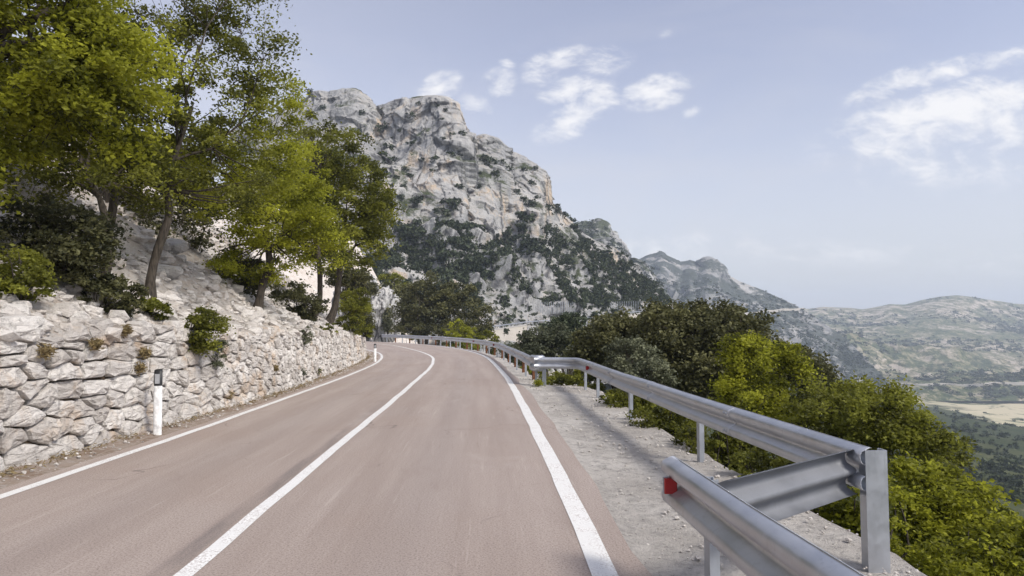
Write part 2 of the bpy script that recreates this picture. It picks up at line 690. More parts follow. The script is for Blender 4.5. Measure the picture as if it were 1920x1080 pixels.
def rock_face_mat(name, scrub=0.0, scale=1.0, tones=((.215, .218, .225), (.365, .365, .365)), ochre=.7, scrub_cols=((.030, .042, .020), (.075, .085, .045)),
                  dry=(.40, .36, .31)):
    """Limestone face: vertical weather streaks, ochre stains, relief, fractures shaded in colour; scrub only where the ground is gentle."""
    m, N, out = new_mat(name)
    p = geo_pos(N)
    g = N.n('ShaderNodeNewGeometry')
    ns = N.n('ShaderNodeSeparateXYZ')
    N.L.new(g.outputs['Normal'], ns.inputs[0])
    k = scale
    vert = N.noise(N.vmath('MULTIPLY', p, (1, 1, .10)), .22 * k, 6, .65, .4)
    big = N.noise(p, .035 * k, 5, .6, .5)
    mid = N.noise(p, .22 * k, 7, .68, .3)
    fin = N.noise(p, 1.1 * k, 5, .7)
    strat = N.noise(N.vmath('MULTIPLY', p, (.25, .25, 1.6)), .35 * k, 5, .65, .8)
    col = N.mix(N.ramp(mid, .30, .70), tones[0], tones[1])
    col = N.mix(N.ramp(big, .42, .68, 0, .6), col, (.50, .49, .475))
    steep = N.ramp(ns.outputs[2], .40, .80, 1, 0)
    oc = N.math('MULTIPLY', N.math('MULTIPLY', N.ramp(vert, .47, .60), N.ramp(big, .49, .59)), N.math('MULTIPLY', steep, ochre))
    col = N.mix(oc, col, (.50, .385, .27))
    col = N.mix(N.math('MULTIPLY', N.ramp(vert, .48, .34, 0, .75), steep), col, (.125, .125, .13))
    col = N.mix(N.ramp(fin, .40, .28, 0, .6), col, (.13, .13, .13))
    col = N.mix(N.ramp(strat, .33, .25, 0, .3), col, (.15, .145, .14))
    # long upright fractures, the deep shade inside them painted as dark colour
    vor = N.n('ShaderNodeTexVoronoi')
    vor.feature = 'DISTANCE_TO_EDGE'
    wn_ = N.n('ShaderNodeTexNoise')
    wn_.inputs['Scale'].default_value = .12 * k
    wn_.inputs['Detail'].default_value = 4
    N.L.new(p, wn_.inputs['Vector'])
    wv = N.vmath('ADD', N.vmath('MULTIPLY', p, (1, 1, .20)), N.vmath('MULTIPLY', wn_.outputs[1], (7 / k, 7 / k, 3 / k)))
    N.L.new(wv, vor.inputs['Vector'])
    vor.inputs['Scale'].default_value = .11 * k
    crk_shade = N.math('MULTIPLY', N.ramp(vor.outputs['Distance'], .0, .075, .95, 0), steep)
    col = N.mix(crk_shade, col, (.085, .085, .09))
    gentle = N.ramp(ns.outputs[2], .55, .8, 0, 1)
    sn = N.noise(p, .30 * k, 6, .7, .3)
    col = N.mix(N.math('MULTIPLY', gentle, N.ramp(sn, .40, .62, 0, .45)), col, dry)
    if scrub > 0:
        s1 = N.noise(p, .055 * k, 6, .68, .5)
        s2 = N.noise(p, .9 * k, 5, .75)
        sc = N.math('MULTIPLY', N.ramp(s1, .58 - .2 * scrub, .66 - .2 * scrub), N.ramp(s2, .30, .48, .25, 1))
        sc = N.math('MULTIPLY', sc, N.ramp(ns.outputs[2], .30, .55, .15, 1))
        col = N.mix(sc, col, N.mix(N.ramp(s2, .35, .65), *scrub_cols))
    h = N.math('ADD', N.math('ADD', N.math('MULTIPLY', mid, 1.2), N.math('MULTIPLY', fin, .6)), N.math('ADD', N.math('MULTIPLY', strat, .5), N.math('MULTIPLY', vert, 1.3)))
    principled(N, out, col, .95, bump(N, h, .7, 1.0 / k), spec=.1)
    return m


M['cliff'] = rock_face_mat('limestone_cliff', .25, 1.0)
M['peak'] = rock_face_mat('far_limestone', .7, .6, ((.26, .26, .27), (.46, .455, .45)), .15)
M['range'] = rock_face_mat('distant_limestone', .78, .34, ((.13, .135, .145), (.29, .29, .295)), .1, ((.040, .050, .042), (.075, .085, .066)))  # rock and scrub toned darker and bluer, shade and haze put into the colour
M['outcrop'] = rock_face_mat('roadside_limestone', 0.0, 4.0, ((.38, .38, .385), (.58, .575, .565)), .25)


def scrub_land_mat(name, k, lo, greens, earth, rocky):
    """Mediterranean scrub seen from afar: dark maquis clumps over pale earth and bare rock."""
    m, N, out = new_mat(name)
    p = geo_pos(N)
    a = N.noise(p, .006 * k, 6, .62, .4)
    b = N.noise(p, .035 * k, 7, .74, .3)
    c = N.noise(p, .075 * k, 6, .82)
    col = N.mix(N.ramp(a, .40, .62), greens[0], greens[1])
    col = N.mix(N.ramp(c, .46, .60, 0, .85), col, earth)
    col = N.mix(N.math('MULTIPLY', N.ramp(b, .47, .58), N.ramp(a, lo - .06, lo + .05)), col, rocky)
    col = N.mix(N.ramp(b, .50, .40, 0, .75), col, greens[2])
    col = N.mix(N.ramp(c, .46, .37, 0, .9), col, (.018, .028, .014))
    h = N.math('ADD', b, N.math('MULTIPLY', c, .5))
    principled(N, out, col, .97, bump(N, h, .8, 9 / k), spec=.05)
    return m


M['hill'] = scrub_land_mat('scrub_hill', 1.0, .50, ((.085, .112, .042), (.165, .160, .080), (.050, .075, .028)), (.37, .32, .22), (.53, .46, .38))
M['spur'] = scrub_land_mat('wooded_spur', 1.3, .66, ((.035, .052, .034), (.055, .070, .045), (.028, .042, .030)), (.15, .145, .12), (.38, .36, .33))


def valley_mat():
    m, N, out = new_mat('valley_ground')
    p = geo_pos(N)
    s = N.n('ShaderNodeSeparateXYZ')
    N.L.new(p, s.inputs[0])
    a = N.noise(p, .02, 6, .65, .4)
    b = N.noise(p, .35, 5, .72)
    col = N.mix(N.ramp(a, .4, .62), (.040, .052, .022), (.075, .082, .038))
    col = N.mix(N.ramp(b, .56, .72, 0, .6), col, (.22, .19, .13))
    col = N.mix(N.ramp(b, .42, .30, 0, .8), col, (.030, .042, .018))
    # mown stubble fields on the valley floor
    xx = N.math('ADD', s.outputs[2], N.math('MULTIPLY', N.math('SUBTRACT', a, .5), 26))
    fld = N.ramp(xx, -103.0, -107.0, 0, 1)
    f2 = N.noise(N.vmath('MULTIPLY', p, (1.0, .25, 1)), .012, 4, .5)
    fc = N.mix(N.ramp(f2, .42, .58), (.52, .46, .32), (.40, .37, .24))
    hedge = N.ramp(N.noise(p, .018, 5, .6, .8), .56, .62)
    fc = N.mix(hedge, fc, (.09, .105, .05))
    col = N.mix(fld, col, fc)
    principled(N, out, col, .97, bump(N, b, .7, .6), spec=.05)
    return m


M['valley'] = valley_mat()
M['plain'] = flat_mat('plain_earth', (.14, .13, .085), .97, .05)

# ------------------------------------------------------------------ road
left_pts = [(-4.2, -14), (-4.4, -6), (-4.62, 0), (-4.8, 6.4), (-4.86, 10.1), (-5.0, 14.2), (-5.28, 21.1), (-5.55, 25.5), (-5.95, 30.1), (-6.7, 35.3),
            (-7.75, 40.2), (-8.9, 44.0), (-11.2, 50), (-14.1, 57), (-17.6, 63.3), (-22, 68.6), (-29, 72.6), (-37, 74.6), (-50, 75.5)]
cen_pts = [(-1.3, -14), (-1.6, -6), (-1.87, 0), (-2.11, 4.4), (-2.34, 9.35), (-2.52, 13.65), (-2.75, 18.6), (-3.18, 26.6), (-3.68, 32), (-4.25, 36.3),
           (-5.35, 41.5), (-6.95, 47.6), (-9.6, 56.5), (-11.9, 62), (-15.2, 67.6), (-20, 72.2), (-28, 75.8), (-37, 77.4), (-50, 78.3)]
rig_pts = [(1.2, -14), (1.0, -6), (.78, 0), (.61, 4.4), (.52, 7.1), (.36, 10.9), (.055, 17.5), (-.33, 23.8), (-1.37, 35.9), (-3.0, 45.5), (-4.7, 51.4),
           (-6.8, 58), (-9.6, 64), (-13, 69.6), (-18, 74.6), (-27, 78.4), (-37, 80.1), (-50, 81)]
Lp, Cp, Rp = (smooth_path(q, .5) for q in (left_pts, cen_pts, rig_pts))


def resample(p, n):
    s = np.concatenate([[0], np.cumsum(np.linalg.norm(np.diff(p, axis=0), axis=1))])
    q = np.linspace(0, s[-1], n)
    return np.stack([np.interp(q, s, p[:, k]) for k in range(p.shape[1])], -1)


def strip(name, rows, mat, z, uv=None, kind='structure', label=None):
    """Sheet through the plan polylines in ROWS (all the same length)."""
    V = np.concatenate([np.c_[r, np.full(len(r), zz)] if r.shape[1] == 2 else r for r, zz in zip(rows, np.broadcast_to(z, len(rows)))])
    a_, b_ = rows[0][1] - rows[0][0], rows[-1][0] - rows[0][0]
    F = grid_faces(len(rows), len(rows[0]))
    if a_[0] * b_[1] - a_[1] * b_[0] < 0:
        F = F[:, ::-1]
    o = mesh(name, V, F, mat, uv=uv)
    tag(o, label, None, None, kind)
    return o


N_R = 260
Ln, Cn, Rn = resample(Lp, N_R), resample(Cp, N_R), resample(Rp, N_R)
nl, nr_ = path_normals(Ln), path_normals(Rn)
outerL, outerR = Ln - nl * .22, Rn + nr_ * .30
wob = .05 * fbm(np.c_[np.arange(N_R) * .25, np.zeros(N_R), np.zeros(N_R)], 3, 3)[:, None]
outerR = outerR + nr_ * wob
outerL = outerL + nl * wob[::-1]
rows = [outerL, Ln, Ln * .5 + Cn * .5, Cn, Cn * .5 + Rn * .5, Rn, outerR]
vv = np.concatenate([[0], np.cumsum(np.linalg.norm(np.diff(Cn, axis=0), axis=1))]) - 14
uvs = np.concatenate([np.c_[np.full(N_R, u), vv] for u in (-2.95, -2.7, -1.35, 0, 1.35, 2.7, 3.0)])
road = strip('road', rows, M['road'], 0.0, uv=uvs)


def line_strip(name, p, w, z=.004, jit=.011):
    n = path_normals(p)
    j = jit * fbm(np.c_[np.arange(len(p)) * .7, np.zeros(len(p)), np.zeros(len(p))], 3, hash(name) % 50 if False else len(name))[:, None]
    return strip(name, [p - n * (w / 2 + j), p + n * (w / 2 - j)], M['paint'], z)


line_strip('left_edge_line', Lp, .125)
line_strip('centre_line', Cp, .125)
line_strip('right_edge_line', Rp, .17)

# ------------------------------------------------------------------ stone wall path, verge, hillside
wall_pts = [(-5.15, -12), (-5.3, -4), (-5.42, 2), (-5.5, 7.4), (-5.54, 11), (-5.56, 15.4), (-5.82, 20), (-6.2, 24.7), (-6.68, 29.5), (-7.3, 34), (-8.35, 38.5),
            (-9.9, 43), (-12.4, 49), (-15.4, 55.2), (-19, 60.6), (-23.6, 65.2), (-30, 68.6), (-38, 70.6), (-50, 71.5)]
WP = smooth_path(wall_pts, .25)
WN = path_normals(WP)
WS = np.concatenate([[0], np.cumsum(np.linalg.norm(np.diff(WP, axis=0), axis=1))])


def wall_at(s):
    p = np.stack([np.interp(s, WS, WP[:, k]) for k in (0, 1)], -1)
    n = np.stack([np.interp(s, WS, WN[:, k]) for k in (0, 1)], -1)
    return p, n


def wall_h(Y):
    return np.interp(Y, [-12, 6, 11, 15, 20, 28, 34, 39, 44, 50], [1.62, 1.62, 1.58, 1.50, 1.44, 1.28, 1.10, .95, .6, .1])


wr = resample(WP, N_R)
road_left_edge = outerL
vr = [road_left_edge + nl * .06]
for t in (.25, .5, .75, 1.0):
    vr.append(road_left_edge * (1 - t) + (wr - path_normals(wr) * .15) * t)
Vv = []
for k, r in enumerate(vr):
    z = -.004 + .015 * k + .02 * fbm(np.c_[r * 2.3, np.zeros(len(r))], 3, 8) * (k > 0) + (.05 if k == 4 else 0)
    Vv.append(np.c_[r, z])
strip('verge', [v for v in Vv], M['verge'], 0)


def hill_z(d, Y, x):
    h = wall_h(Y)
    base = np.interp(d, [0, .12, .25, .8, 2.0, 5, 12, 25, 60], [-.30, -.12, -.02, .30, 1.15, 3.4, 8.6, 17, 36])
    base = base * np.interp(Y, [-20, 40, 60, 80], [1, 1, .75, .6])
    p = np.stack(np.broadcast_arrays(x, Y, 0 * x), -1)
    return h + base + np.clip(d, 0, 3) / 3 * (.30 * fbm(p * .55, 4, 11) + .12 * fbm(p * 2.1, 3, 12)) + np.clip(d - 3, 0, 10) / 10 * 1.2 * fbm(p * .13, 3, 13)


dd = np.concatenate([[.06], np.linspace(.12, 3, 26), np.linspace(3.2, 9, 34), np.linspace(9.6, 30, 28), np.linspace(32, 46, 6)])
ws_idx = np.arange(0, len(WP), 1)
wp, wn = WP[ws_idx], WN[ws_idx]
hx = wp[None, :, 0] - dd[:, None] * wn[None, :, 0]
hy = wp[None, :, 1] - dd[:, None] * wn[None, :, 1]
hz = hill_z(np.maximum(dd, 0)[:, None] + 0 * hx, wp[None, :, 1] + 0 * hx, hx)
HV = np.stack([hx, hy, hz], -1)
hillside = mesh('hillside', HV.reshape(-1, 3), grid_faces(*hx.shape), M['slope'])
tag(hillside, None, None, None, 'structure')


def slope_point(d, Y):
    i = int(np.argmin(np.abs(WP[:, 1] - Y)))
    x, y = WP[i] - d * WN[i]
    return np.array([x, y, float(hill_z(np.array(max(d, 0.0)), np.array(WP[i, 1]), np.array(x)))])


# ------------------------------------------------------------------ dry stone wall: every stone its own irregular block
def clip_poly(poly, nx, ny, c):
    out = []
    n = len(poly)
    for i in range(n):
        a, b = poly[i], poly[(i + 1) % n]
        da, db = a[0] * nx + a[1] * ny - c, b[0] * nx + b[1] * ny - c
        if da <= 0:
            out.append(a)
        if (da < 0 < db) or (db < 0 < da):
            t = da / (da - db)
            out.append((a[0] + (b[0] - a[0]) * t, a[1] + (b[1] - a[1]) * t))
    return out


s_start = float(np.interp(3.0, WP[:, 1], WS))
s_end = float(np.interp(46, WP[:, 1], WS))
sites = []
s = s_start
R = random.Random(3)
# rough courses, long flat blocks near the camera end, small rubble further on
for r in range(7):
    s = s_start - R.random()
    while s < s_end:
        Y = float(np.interp(s, WS, WP[:, 1]))
        H = float(wall_h(Y))
        nearf = max(0.0, min(1.0, (17 - Y) / 6))
        cw = (.27 + .25 * nearf) * R.uniform(.5, 1.7)
        s += cw / 2
        sites.append((s, (r + .5) * H / 7 + R.uniform(-.42, .42) * H / 7 * (1 - .45 * nearf)))
        if R.random() < .20:
            sites.append((s + R.uniform(-.5, .5) * cw, (r + R.random()) * H / 7))
        s += cw / 2
sites = np.array(sites)
stones = []
for i, (sx0, sh0) in enumerate(sites):
    Y = float(np.interp(sx0, WS, WP[:, 1]))
    top = float(wall_h(Y)) + R.uniform(-.14, .16)
    poly = [(sx0 - 1.1, -.06), (sx0 + 1.1, -.06), (sx0 + 1.1, top), (sx0 - 1.1, top)]
    near = np.where((np.abs(sites[:, 0] - sx0) < 2.4))[0]
    an = 1.15 + .75 * max(0.0, min(1.0, (17 - Y) / 6))          # long flat blocks near the camera end
    for j in near:
        if j == i:
            continue
        dx, dy = sites[j] - sites[i]
        dx /= an * an
        poly = clip_poly(poly, dx, dy, dx * (sx0 + sites[j][0]) / 2 + dy * (sh0 + sites[j][1]) / 2)
        if len(poly) < 3:
            break
    if len(poly) < 3:
        continue
    p = np.array(poly)
    # drop very short edges
    keep = np.linalg.norm(p - np.roll(p, 1, 0), axis=1) > .04
    p = p[keep]
    if len(p) < 3:
        continue
    area = .5 * abs(np.dot(p[:, 0], np.roll(p[:, 1], -1)) - np.dot(p[:, 1], np.roll(p[:, 0], -1)))
    if area < .012:
        continue
    stones.append((Y, area, p))


def stone_geo(p, seed):
    r = random.Random(seed)
    c = p.mean(0)
    q = []
    for a, b in zip(p, np.roll(p, -1, 0)):
        q += [a * .86 + b * .14, a * .55 + b * .45, a * .14 + b * .86] if np.linalg.norm(b - a) > .22 else [a * .82 + b * .18, a * .18 + b * .82]
    q = np.array(q)
    size = math.sqrt(np.ptp(q[:, 0]) * np.ptp(q[:, 1]))
    q = c + (q - c) * (1 - min(.14, .022 / size)) + np.array([[r.uniform(-.035, .035) * size, r.uniform(-.035, .035) * size] for _ in q])
    b = r.uniform(.02, .075) * min(1, size / .3) + .012
    tx, tz = r.uniform(-.12, .12), r.uniform(-.16, .10)
    rings = [(1.0, -.16), (1.0, -.008), (.94, b * .70), (.58, b)]
    V, n = [], len(q)
    for kf, dep in rings:
        for v in q:
            w = c + (v - c) * (kf + (r.uniform(-.05, .05) if kf < 1 else 0))
            dd_ = dep + (tx * (w[0] - c[0]) + tz * (w[1] - c[1]) + r.uniform(-.022, .022)) * (dep > 0)
            V.append((w[0], w[1], dd_))
    V.append((c[0], c[1], b + r.uniform(-.012, .02)))
    F4 = [[k * n + i, k * n + (i + 1) % n, (k + 1) * n + (i + 1) % n, (k + 1) * n + i] for k in range(3) for i in range(n)]
    F3 = [[3 * n + i, 3 * n + (i + 1) % n, 4 * n] for i in range(n)]
    V = np.array(V)
    wpnt, wnrm = wall_at(V[:, 0])
    lean = -.06 * V[:, 1]
    X = wpnt + wnrm * (V[:, 2] + lean)[:, None]
    return np.c_[X, V[:, 1]], [np.array(F4), np.array(F3)]


wall = empty('stone_wall', (WP[70][0], WP[70][1], 0), 'long dry stone retaining wall of pale limestone blocks along the left verge', 'stone wall')
wall_off = np.array(wall.location)
stones.sort(key=lambda t: -(t[1] / max(t[0], 4) ** 2))
rest = Acc()
for k, (Y, area, p) in enumerate(stones):
    V, F = stone_geo(p, k)
    if np.cross(p[1] - p[0], p[2] - p[1]) < 0:
        F = [f[:, ::-1] for f in F]
    tn = R.random()
    if k < 300:
        mesh('stone', V - wall_off, F, M['wall_stone'], wall, smooth=False, tint=np.full(sum(len(f) for f in F), tn))
    else:
        rest.add(V, F, tn)
if rest.n:
    tag(rest.obj('rubble', M['wall_stone'], wall, False, offset=wall_off), None, None, None, 'stuff')
# earth core behind the stones
sel = (WS > s_start - 6) & (WS < s_end + 6)
cp_, cn_ = WP[sel], WN[sel]
hh = wall_h(cp_[:, 1])
core_rows = []
for t, dep in ((0, -.03), (.5, -.05), (.86, -.09), (.88, -.35)):
    core_rows.append(np.c_[cp_ + cn_ * (dep - .06 * t * hh[:, None]), t * hh - .05 * (t == 0)])
mesh('earth_core', np.concatenate(core_rows) - wall_off, grid_faces(4, len(cp_)), M['core'], wall)


# rock lumps for scree, pebbles, boulders
def rock(r, seed, sub=1, flat=.7):
    g = np.random.default_rng(seed)
    t = (1 + 5 ** .5) / 2
    V = np.array([(-1, t, 0), (1, t, 0), (-1, -t, 0), (1, -t, 0), (0, -1, t), (0, 1, t), (0, -1, -t), (0, 1, -t), (t, 0, -1), (t, 0, 1), (-t, 0, -1), (-t, 0, 1)], float)
    F = np.array([(0, 11, 5), (0, 5, 1), (0, 1, 7), (0, 7, 10), (0, 10, 11), (1, 5, 9), (5, 11, 4), (11, 10, 2), (10, 7, 6), (7, 1, 8), (3, 9, 4), (3, 4, 2), (3, 2, 6), (3, 6, 8),
                  (3, 8, 9), (4, 9, 5), (2, 4, 11), (6, 2, 10), (8, 6, 7), (9, 8, 1)])
    V /= np.linalg.norm(V, axis=1)[:, None]
    for _ in range(sub):
        mid, nf = {}, []
        V = list(V)
        for f in F:
            m = []
            for a, b in ((0, 1), (1, 2), (2, 0)):
                key = tuple(sorted((int(f[a]), int(f[b]))))
                if key not in mid:
                    v = V[key[0]] + V[key[1]]
                    mid[key] = len(V)
                    V.append(v / np.linalg.norm(v))
                m.append(mid[key])
            nf += [(f[0], m[0], m[2]), (f[1], m[1], m[0]), (f[2], m[2], m[1]), tuple(m)]
        V, F = np.array(V), np.array(nf)
    # chop with random planes for broken facets
    for _ in range(9):
        nrm = g.normal(size=3)
        nrm /= np.linalg.norm(nrm)
        c = g.uniform(.55, .9)
        dd_ = V @ nrm - c
        V = V - np.where(dd_ > 0, dd_, 0)[:, None] * nrm
    V = V * (1 + .10 * vnoise(V * 2 + seed, seed)[:, None]) * np.array([1, g.uniform(.65, 1), flat * g.uniform(.7, 1)])
    return V * r, F


rock_protos = [rock(1, k, 0) for k in range(14)]


def rot_z(a):
    c, s_ = math.cos(a), math.sin(a)
    return np.array([[c, -s_, 0], [s_, c, 0], [0, 0, 1]])


scree = Acc()
for _ in range(9000):
    d = abs(R.gauss(0, 3.2)) + .08
    i = R.randrange(int(len(WP) * .08), int(len(WP) * .66))
    x, y = WP[i] - d * WN[i]
    z = hill_z(np.array(d), np.array(WP[i, 1]), np.array(x))
    V, F = rock_protos[R.randrange(14)]
    r = min(.04 + R.expovariate(16), .26)
    scree.add((V * r) @ rot_z(R.uniform(0, 6.28)).T + np.array([x, y, z + r * .12]), F, R.random())
tag(scree.obj('scree_rubble', M['scree'], None, False), 'loose pale scree lying on the hillside above the wall', 'scree', None, 'stuff')

for px, py, d0, r, lab in ((325, 462, 2.7, .34, 'rounded pale boulder on the scree right of the leaning trunk'), (440, 492, 2.8, .22, 'small pale boulder at the lower edge of the dark shrubs'),
                           (310, 500, 2.2, .42, 'flat white slab bedded in scree below the rounded boulder')):
    Y0 = 15.0
    for _ in range(12):
        q = slope_point(d0, Y0)
        u, v = project(q)
        Y0 += (px - u) * .012
    V, F = rock(r, int(px), 2, .7)
    b = mesh('boulder', V, F, M['boulder'], smooth=False, tint=np.full(len(F), .6))
    b.location = q + np.array([0, 0, r * .2])
    tag(b, lab, 'boulder')

peb = Acc()
tri_pyr = [rock(1, 100 + k, 0) for k in range(8)]
for _ in range(2600):           # crumbs on the left verge
    q_ = R.uniform(20, N_R - 60)
    i, fr = int(q_), q_ - int(q_)
    t = R.random() ** .6
    e0, e1 = road_left_edge[i] * (1 - fr) + road_left_edge[i + 1] * fr, wr[i] * (1 - fr) + wr[i + 1] * fr
    a, b = e0 * (1 - t) + e1 * t
    V, F = tri_pyr[R.randrange(8)]
    r = .006 + min(.03, R.expovariate(90))
    peb.add((V * r) @ rot_z(R.uniform(0, 6.28)).T + np.array([a, b, .0 + .045 * t + r * .2]), F, R.random())
tag(peb.obj('verge_gravel', M['scree'], None, False), 'small loose stones on the strip between road and wall', 'gravel', None, 'stuff')

# ------------------------------------------------------------------ lay-by on the right and the slope below it
xe_Y = [-20, 0, 4.4, 7.3, 10.8, 15.0, 18.5, 19.0, 19.6, 24, 36, 45.5, 51.4, 58, 64, 70, 75, 79, 82, 100, 150, 400, 1600]
xe_X = [3.1, 2.98, 2.84, 2.60, 2.42, 2.28, 2.18, 2.05, .98, .62, -.42, -2.0, -3.7, -5.7, -8.4, -12.4, -19, -28, -44, -52, -60, -60, -60]


def edge_x(Y):
    return np.interp(Y, xe_Y, xe_X)


ly = np.concatenate([np.arange(-12, 18.6, .3), np.array([18.7, 18.85, 19.0, 19.2, 19.4, 19.6]), np.arange(20, 66, .5)])
rx = np.interp(ly, outerR[:, 1], outerR[:, 0])
ex = edge_x(ly) + .07 * fbm(np.c_[ly * 1.1, 0 * ly, 0 * ly], 4, 21)
lr = []
for k, t in enumerate(np.linspace(0, 1, 13)):
    x = (rx - .03) * (1 - t) + ex * t
    z = -.005 - .035 * math.sin(min(1, t * 8) * math.pi / 2) * (t > 0) + .022 * fbm(np.c_[x * 1.7, ly * 1.7, 0 * x], 4, 22) * (t > .05) - .02 * t
    lr.append(np.c_[x, ly, z])
strip('lay_by', lr, M['layby'], 0)

peb = Acc()
for _ in range(3600):
    Y = -1 + 24 * R.random() ** 1.1
    t = R.random() ** .8
    a, b = float(np.interp(Y, ly, rx)), float(np.interp(Y, ly, ex))
    V, F = tri_pyr[R.randrange(8)]
    r = .004 + min(.03, R.expovariate(130))
    peb.add((V * r) @ rot_z(R.uniform(0, 6.28)).T + np.array([a + .05 + t * (b - a - .1), Y, -.035 + r * .3]), F, R.random())
tag(peb.obj('lay_by_gravel', M['scree'], None, False), 'loose gravel over the grey lay-by floor behind the guardrails', 'gravel', None, 'stuff')

dt = np.concatenate([[-.25, 0, .12, .3, .6, 1, 1.6, 2.4, 3.4, 4.6, 6, 8, 10, 13, 16], np.geomspace(20, 1500, 70)])
yt = np.concatenate([np.arange(-16, 80, .8), np.geomspace(80, 1700, 90)])
TX = edge_x(yt)[None] + dt[:, None]
TY = np.broadcast_to(yt[None], TX.shape)


def drop(d, x, Y):
    z = np.interp(d, [-.3, 0, .12, .4, 4, 15, 50, 130, 220, 400, 620, 760, 3000], [-.1, -.1, -.22, -.6, -4.6, -11, -20, -37, -47, -76, -108, -113, -114])
    p = np.stack(np.broadcast_arrays(x, Y, 0 * x), -1)
    return z + np.clip(d, 0, 60) / 60 * 5 * fbm(p * .012, 4, 31) * np.interp(d, [0, 560, 760], [1, 1, .12]) + np.clip(d, 0, 3) / 3 * .4 * fbm(p * .4, 3, 32)


TZ = drop(dt[:, None] + 0 * TX, TX, TY)
vslope = mesh('valley_slope', np.stack([TX, TY, TZ], -1).reshape(-1, 3), grid_faces(*TX.shape)[:, ::-1], M['valley'])
tag(vslope, None, None, None, 'structure')


def terrain_z(x, Y):
    return float(drop(np.array(x - edge_x(Y)), np.array(float(x)), np.array(float(Y))))


# ------------------------------------------------------------------ mountains
def col_interp(tab, px):
    return np.interp(px, [t[0] for t in tab], [t[1] for t in tab])


def mountain(name, px0, px1, nu, knots, mat, disp, seed, back=True):
    """A mountainside as a sheet of real depth: for each bearing a profile of (height line, distance) knots, then broken up by relief noise along its normals."""
    px = np.linspace(px0, px1, nu)
    Zs, Ys, tag_row = [], [], []
    prev = None
    for (py, Y, n, zone) in knots:
        py = col_interp(py, px) if isinstance(py, list) else np.full(nu, float(py))
        Y = col_interp(Y, px) if isinstance(Y, list) else (Y(px) if callable(Y) else np.full(nu, float(Y)))
        if prev is None:
            prev = (py, Y)
            Zs.append(py)
            Ys.append(Y)
            tag_row.append(zone)
            continue
        for t in np.linspace(0, 1, n + 1)[1:]:
            Zs.append(prev[0] * (1 - t) + py * t)
            Ys.append(prev[1] * (1 - t) + Y * t)
            tag_row.append(zone)
        prev = (py, Y)
    V = P(px[None] + 0 * np.array(Zs), np.array(Zs), np.array(Ys))
    tag_row = np.array(tag_row)
    if back:
        top = V[-1]
        away = top[:, :2] / np.linalg.norm(top[:, :2], axis=1)[:, None]
        sc = np.median(top[:, 1]) / 300
        ext = []
        for dist, dz in ((4, .3), (10, -.5), (22, -4), (45, -16), (90, -50), (150, -110)):
            ext.append(np.c_[top[:, :2] + away * dist * sc, top[:, 2] + dz * sc])
        V = np.concatenate([V, np.array(ext)])
        tag_row = np.concatenate([tag_row, np.full(6, 9.0)])
    du = np.gradient(V, axis=1)
    dv = np.gradient(V, axis=0)
    n = np.cross(du, dv)
    n /= np.linalg.norm(n, axis=-1)[..., None] + 1e-9
    n = np.where((n[..., 1] > .2)[..., None] & (n[..., 2] < 0)[..., None], -n, n)
    # smooth the normals along the profile so zones do not tear apart
    for _ in range(3):
        n[1:-1] = (n[:-2] + n[1:-1] + n[2:]) / 3
    n /= np.linalg.norm(n, axis=-1)[..., None] + 1e-9
    nd = n.copy()
    nd[..., 2] *= np.where(tag_row >= 5, .26, 1.0)[:, None]
    V = V + nd * disp(V, tag_row, n, px)[..., None]
    o = mesh(name, V.reshape(-1, 3), grid_faces(V.shape[0], nu), mat)
    tag(o, None, None, None, 'structure')
    return o, V, tag_row


sky_main = [(440, 250), (540, 205), (575, 186), (590, 180), (603, 176), (622, 176), (645, 170), (664, 169), (680, 178), (690, 190), (694, 210), (703, 212), (722, 204), (742, 194), (762, 187),
            (790, 182), (818, 181), (838, 187), (852, 194), (857, 212), (862, 246), (872, 258), (890, 255), (908, 254), (925, 262), (936, 274), (941, 291), (950, 288), (965, 287), (985, 296),
            (1003, 308), (1015, 322), (1018, 345), (1020, 375), (1032, 385), (1046, 400), (1060, 408), (1075, 416), (1090, 432), (1110, 448), (1150, 478), (1180, 500), (1210, 524), (1235, 548),
            (1255, 568), (1275, 590), (1300, 615)]
foot_main = [(440, 420), (560, 330), (680, 330), (720, 368), (760, 410), (800, 440), (861, 442), (910, 447), (967, 440), (992, 416), (1016, 388), (1030, 392), (1046, 404), (1075, 420), (1110, 453), (1150, 484),
             (1180, 506), (1210, 530), (1235, 553), (1255, 572), (1275, 593), (1300, 618)]
road_y = [(440, 628), (880, 626), (925, 621), (985, 612), (1060, 606), (1100, 602), (1180, 592), (1220, 587), (1260, 590), (1300, 622)]
road_Y = [(440, 150), (880, 160), (925, 170), (985, 185), (1060, 204), (1100, 216), (1180, 245), (1220, 262), (1300, 300)]
foot_Y = [(440, 210), (560, 240), (700, 230), (800, 224), (900, 234), (1000, 265), (1020, 285), (1046, 296), (1090, 300), (1180, 305), (1250, 330), (1300, 345)]
top_Y = [(440, 270), (560, 290), (690, 285), (696, 296), (740, 284), (856, 270), (864, 288), (935, 284), (942, 302), (1012, 296), (1022, 305), (1046, 303), (1090, 304), (1180, 308), (1250, 333), (1300, 347)]
PXM = np.linspace(440, 1300, 900)


def tabadd(tab, v):
    return [(a, b + v) for a, b in tab]


def deck_back_y(px):   # same deck height, eight metres further on
    return None


deck_b = [(a, 612 + (b - 612) * (col_interp(road_Y, a)) / (col_interp(road_Y, a) + 8)) for a, b in road_y]


